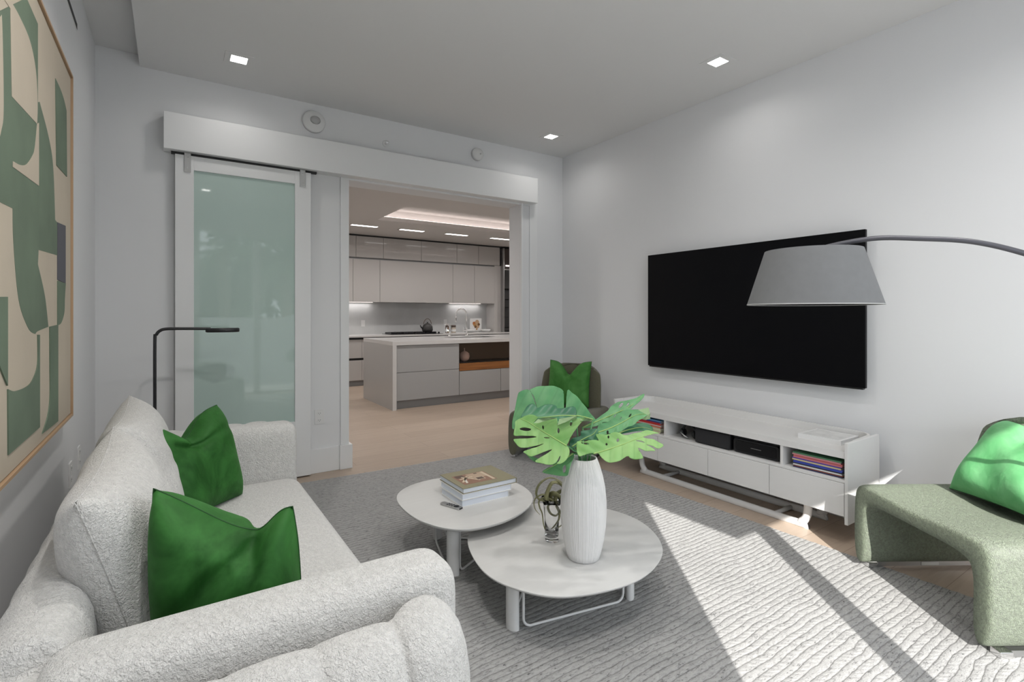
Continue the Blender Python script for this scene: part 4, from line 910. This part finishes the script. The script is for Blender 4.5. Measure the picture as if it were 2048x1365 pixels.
# glass display cabinet in the far corner
gc = thing('display_cabinet', 'tall lit glass display cabinet at the end of the kitchen run', 'cabinet', (6.35, 9.5, .905))
box(5.985, 7.0, 9.72, 9.745, .905, 2.72).build('back_panel', plain('smoked_mirror', (.10, .10, .10), .15, .5), gc)
box(5.978, 5.998, 9.30, 9.72, .905, 2.72).build('side_frame', M['steel'], gc)
box(5.985, 7.0, 9.32, 9.72, 2.25, 2.27).build('shelf', M['lacq'], gc)
box(5.999, 7.0, 9.34, 9.72, 2.271, 2.72).build('upper_compartment', plain('dark_brown_lining', (.05, .035, .03), .5), gc)
for z_ in (1.85, 1.62, 1.44, 1.21, .98): box(6.0, 7.0, 9.36, 9.72, z_, z_ + .010).build('glass_shelf', M['dark'], gc)
box(6.05, 6.5, 9.33, 9.339, 2.33, 2.36).build('strip_lamp', M['led'], gc)
for x, z_, h_, lab in ((6.09, 1.22, .16, 'small clear decanter on a shelf of the lit glass cabinet'), (6.10, 1.63, .09, 'short glass tumbler on a higher shelf of the glass cabinet')):
    tag(MB().lathe([(.0, 0), (.04, 0), (.045, h_ * .5), (.015, h_ * .75), (.015, h_), (.0, h_)], (x, 9.55, z_), 18).build('decanter' if h_ > .1 else 'tumbler', plain('smoky_glass_%d' % int(h_ * 100), (.25, .2, .17), .05, coat=1), smooth=True), lab, 'glassware')

# ------------------------------------------------------------------ island
il = thing('kitchen_island', 'large grey and white kitchen island with waterfall end and walnut niche', 'kitchen island', (4.5, 7.2, 0))
ix0, ix1, iy0, iy1 = 2.470, 6.6, 6.59, 7.84
m = MB(); m.box(ix0, ix1, iy0, iy1, .872, .925)
m.build('countertop', M['quartz'], il, bevel=.001)
m = MB(); m.box(ix0, ix0 + .055, iy0, iy1, 0, .8715)
m.build('waterfall_panel', M['quartz_g'], il); box(ix0 + .0005, ix0 + .0545, iy0 - .002, iy0, 0, .872).build('panel_edge', M['quartz'], il)
box(ix0 + .055, ix1, iy0 + .08, iy1 - .02, 0, .115).build('plinth', M['kick'], il)
m = MB(); m.box(ix0 + .055, 3.48, iy0 + .05, iy1 - .02, .116, .871); m.box(3.48, ix1, iy0 + .45, iy1 - .02, .116, .871); m.box(3.48, ix1, iy0 + .05, iy0 + .45, .116, .46)
m.build('carcass', M['kick'], il)
box(ix0 + .060, 3.482, iy0 + .025, iy0 + .05, .503, .865).build('drawer', M['island'], il, bevel=.001)
box(ix0 + .060, 3.482, iy0 + .025, iy0 + .05, .120, .497).build('drawer', M['island'], il, bevel=.001)
for a, b in ((3.489, 4.195), (4.201, 4.90), (4.906, 6.55)): box(a, b, iy0 + .025, iy0 + .05, .120, .462).build('drawer', M['island'], il, bevel=.001)
box(3.489, ix1, iy0 + .025, iy0 + .44, .468, .57).build('niche_shelf', M['walnut'], il, bevel=.001)
box(3.489, ix1, iy0 + .40, iy0 + .44, .58, .870).build('niche_back', plain('dark_walnut', (.13, .085, .05), .5), il)
box(3.489, ix1, iy0 + .10, iy0 + .44, .571, .585).build('black_tray', M['blackp'], il)
vz2 = thing('round_vase', 'round dusty pink clay vase with thin neck in the walnut niche', 'vase', (3.66, 6.78, .585))
MB().lathe([(.0, 0), (.03, 0), (.065, .03), (.078, .075), (.07, .12), (.04, .145), (.013, .155), (.008, .165), (.008, .20), (.004, .20), (.0, .16)], (3.66, 6.78, .586), 28).build('vase_body', M['pink'], vz2, smooth=True)
snk = thing('sink', 'undermount steel sink set into the island top behind the faucet', 'sink', (4.3, 7.25, .925))
box(3.62, 4.42, 7.02, 7.46, .9252, .927).build('basin_rim', M['steel'], snk); box(3.66, 4.38, 7.05, 7.43, .9271, .9275).build('basin', plain('dark_basin', (.12, .12, .12), .3, 1), snk)
def faucet(x, y, h, rad, r, label, w2):
    o = thing('faucet', label, 'faucet', (x, y, .925))
    pts = [(x, y, .925), (x, y, .925 + h - rad)] + [(x - rad + rad * cos(R(a)), y, .925 + h - rad + rad * sin(R(a))) for a in range(15, 181, 15)] + [(x - 2 * rad, y, .925 + h - rad - w2)]
    MB().tube(pts, r, 10).build('spout', M['chrome'], o, smooth=True)
    MB().lathe([(.0, 0), (r * 2.2, 0), (r * 2.0, .02), (r * 1.4, .03), (.0, .03)], (x, y, .925), 20).build('base', M['chrome'], o, smooth=True)
    b = MB().tube([(x, y, 1.02), (x - .055, y, 1.03)], r * .8, 8).build('handle_stem', M['chrome'], o); MB().tube([(x - .055, y, .995), (x - .055, y, 1.075)], r * .7, 8).build('lever', M['chrome'], b)
    return o
faucet(4.115, 7.55, .46, .10, .013, 'tall chrome gooseneck faucet on the island', .12)
faucet(3.80, 7.55, .20, .045, .010, 'short chrome filtered water faucet beside the gooseneck', .02)

# ------------------------------------------------------------------ outside: balcony, parapet, palms (seen as reflections)
MO = {'deck': plain('pale_stone_paving', (.50, .49, .47), .7, noise=.05), 'par': plain('white_render', (.66, .67, .68), .7)}
S(box(-5, 9, -3.6, -.72, -.12, -.03).build('floor_balcony', MO['deck']))
S(box(-5, 9, -3.6, -3.5, -.03, 1.22).build('wall_parapet', MO['par']))
S(box(-.23, 9, -2.185, -.72, 2.90, 3.2).build('ceiling_balcony', MO['par']))
def palm(x, y, h, label, seed):
    r_ = random.Random(seed); o = thing('palm_tree', label, 'palm tree', (x, y, -3), group='palms beyond the balcony')
    MB().tube(catmull([(x, y, -3), (x + .1, y, 0), (x + .05, y, h * .6), (x, y, h)], 6), [.13] * 19, 12).build('trunk', plain('palm_bark_%d' % seed, (.16, .13, .10), .9, bump=.6, bscale=30), o, smooth=True)
    gm = plain('palm_green_%d' % seed, (.035, .085, .03), .5)
    for k in range(16):
        a = 2 * pi * k / 16 + r_.uniform(-.15, .15); el = r_.uniform(.0, .9); Lf = r_.uniform(1.3, 1.8); pts = []
        for i in range(13):
            t = i / 12; pts.append(Vector((x + cos(a) * Lf * t * cos(el * .6), y + sin(a) * Lf * t * cos(el * .6), h + Lf * (el * t - 1.25 * t * t))))
        mb = MB(); mb.tube(pts, .012, 5)
        for i in range(2, 26):
            t = i / 26 * 12; j = min(int(t), 11); p_ = pts[j].lerp(pts[j + 1], t - j); d_ = (pts[j + 1] - pts[j]).normalized(); s_ = d_.cross(Vector((0, 0, 1))).normalized()
            for sg in (-1, 1):
                e_ = p_ + (s_ * sg * .8 + d_ * .6 - Vector((0, 0, .45))) * (.42 * (1 - i / 34)); w_ = d_ * .016
                mb.add([p_ - w_, p_ + w_, e_], [(0, 1, 2)])
        mb.build('frond', gm, o)
palm(1.1, -6.6, 2.9, 'green palm beyond the balcony, mirrored in the frosted door glass', 1)
palm(2.9, -8.2, 2.6, 'further palm beyond the balcony parapet with drooping fronds', 2)

def broad_tree(x, y, h, r, label, seed):
    r_ = random.Random(seed); o = thing('broadleaf_tree', label, 'tree', (x, y, -3), group='trees beyond the balcony')
    MB().tube([(x, y, -3), (x, y, h * .5)], .16, 10).build('trunk', M['framewood'], o)
    mb = MB()
    for k in range(2600):
        a, b, q = r_.uniform(0, 6.28), r_.uniform(-1, 1), r_.uniform(.55, 1) ** .5
        rr = r * q * math.sqrt(1 - b * b) * (1 + .15 * sin(3 * a + seed)); p_ = Vector((x + rr * cos(a), y + rr * sin(a), h * .5 + (h * .62) * b * q))
        d1 = Vector((r_.uniform(-1, 1), r_.uniform(-1, 1), r_.uniform(-1, 1))).normalized() * .26; d2 = d1.cross(Vector((r_.uniform(-1, 1), r_.uniform(-1, 1), r_.uniform(-1, 1)))).normalized() * .12
        mb.add([p_ - d1, p_ + d2, p_ + d1, p_ - d2], [(0, 1, 2, 3)])
    mb.build('foliage', plain('tree_green_%d' % seed, (.03, .065, .025), .6), o)
broad_tree(3.4, -11, 6.0, 2.3, 'dense dark tree beyond the balcony, mirrored at the opening side of the door glass', 3)
broad_tree(6.2, -12, 6.5, 2.6, 'dense dark tree furthest along beyond the balcony parapet', 4)
broad_tree(.2, -13, 3.0, 2.0, 'lower dark tree beyond the balcony behind the nearer palm', 6)
# ------------------------------------------------------------------ light
W_ = bpy.data.worlds.new('World'); SC.world = W_; W_.use_nodes = True
bg = W_.node_tree.nodes['Background']; bg.inputs[0].default_value = (.86, .92, 1.0, 1); bg.inputs[1].default_value = 2.9
def light(kind, name, loc, power, size=None, color=(1, 1, 1), rot=None, sy=None, **kw):
    l = bpy.data.lights.new(name, kind); l.energy = power; l.color = color
    if size is not None and kind == 'AREA': l.size = size
    if sy: l.shape = 'RECTANGLE'; l.size_y = sy
    for k_, v_ in kw.items(): setattr(l, k_, v_)
    o = bpy.data.objects.new(name, l); COL.objects.link(o); o.location = loc
    if rot is not None: o.rotation_euler = rot
    return o
sd = Vector((.6, .8, -.74 * .8)).normalized()
s_ = light('SUN', 'sun', (0, 0, 5), 7.5, color=(1, .97, .92)); s_.data.angle = R(.35); s_.rotation_mode = 'QUATERNION'; s_.rotation_quaternion = sd.to_track_quat('-Z', 'Y')
for nme, xa, xb in (('window_portal_a', .335, 1.152), ('window_portal_b', 1.180, 3.45)):
    p_ = light('AREA', nme, ((xa + xb) / 2, YF - .1, 1.31), 1, xb - xa, sy=2.6, rot=(R(90), 0, 0)); p_.data.cycles.is_portal = True
for x, y in ((.38, 3.88), (3.088, 2.116), (3.049, 3.90), (.38, 1.9), (1.7, 1.95), (1.7, .5), (.4, .4), (2.5, .3)):
    light('AREA', 'downlight', (x, y, CE - .012), 1.2 if y > 2 else (9 if x < 1 else 6), .10, (1, .97, .93), spread=R(150))  # out-of-view ones are stronger, they fill the room with added light
for x in (2.68, 3.52, 4.40, 5.36): light('AREA', 'kitchen_slot', (x, 8.45, kz - .01), 4.5, .44, (1, .95, .92), sy=.1, spread=R(150))
for x, y in ((1.8, 5.6), (3.6, 5.6), (5.4, 5.6), (1.6, 8.2), (7, 8)): light('AREA', 'kitchen_fill', (x, y, kz - .012), 12.5, .12, (1, .95, .92), spread=R(160))  # area lights without fixtures, added to brighten the kitchen
light('AREA', 'cupboard_strip', (2.85, 9.67, 1.505), .9, .7, (1, .95, .93), sy=.03); light('AREA', 'cupboard_strip', (5.25, 9.67, 1.505), .9, .7, (1, .95, .93), sy=.03)

# ------------------------------------------------------------------ camera
cd = bpy.data.cameras.new('camera'); cam = bpy.data.objects.new('camera', cd); COL.objects.link(cam)
cd.sensor_width = 36; cd.lens = 18; cd.shift_y = -54.5 / 2048; cd.clip_start = .02
cam.location = (0, 0, 1.3); cam.rotation_euler = (R(90), 0, -TH)
SC.camera = cam
SC.view_settings.view_transform = 'Standard'; SC.view_settings.look = 'None'; SC.view_settings.gamma = 1; SC.view_settings.exposure = .31
SC.view_settings.use_curve_mapping = False
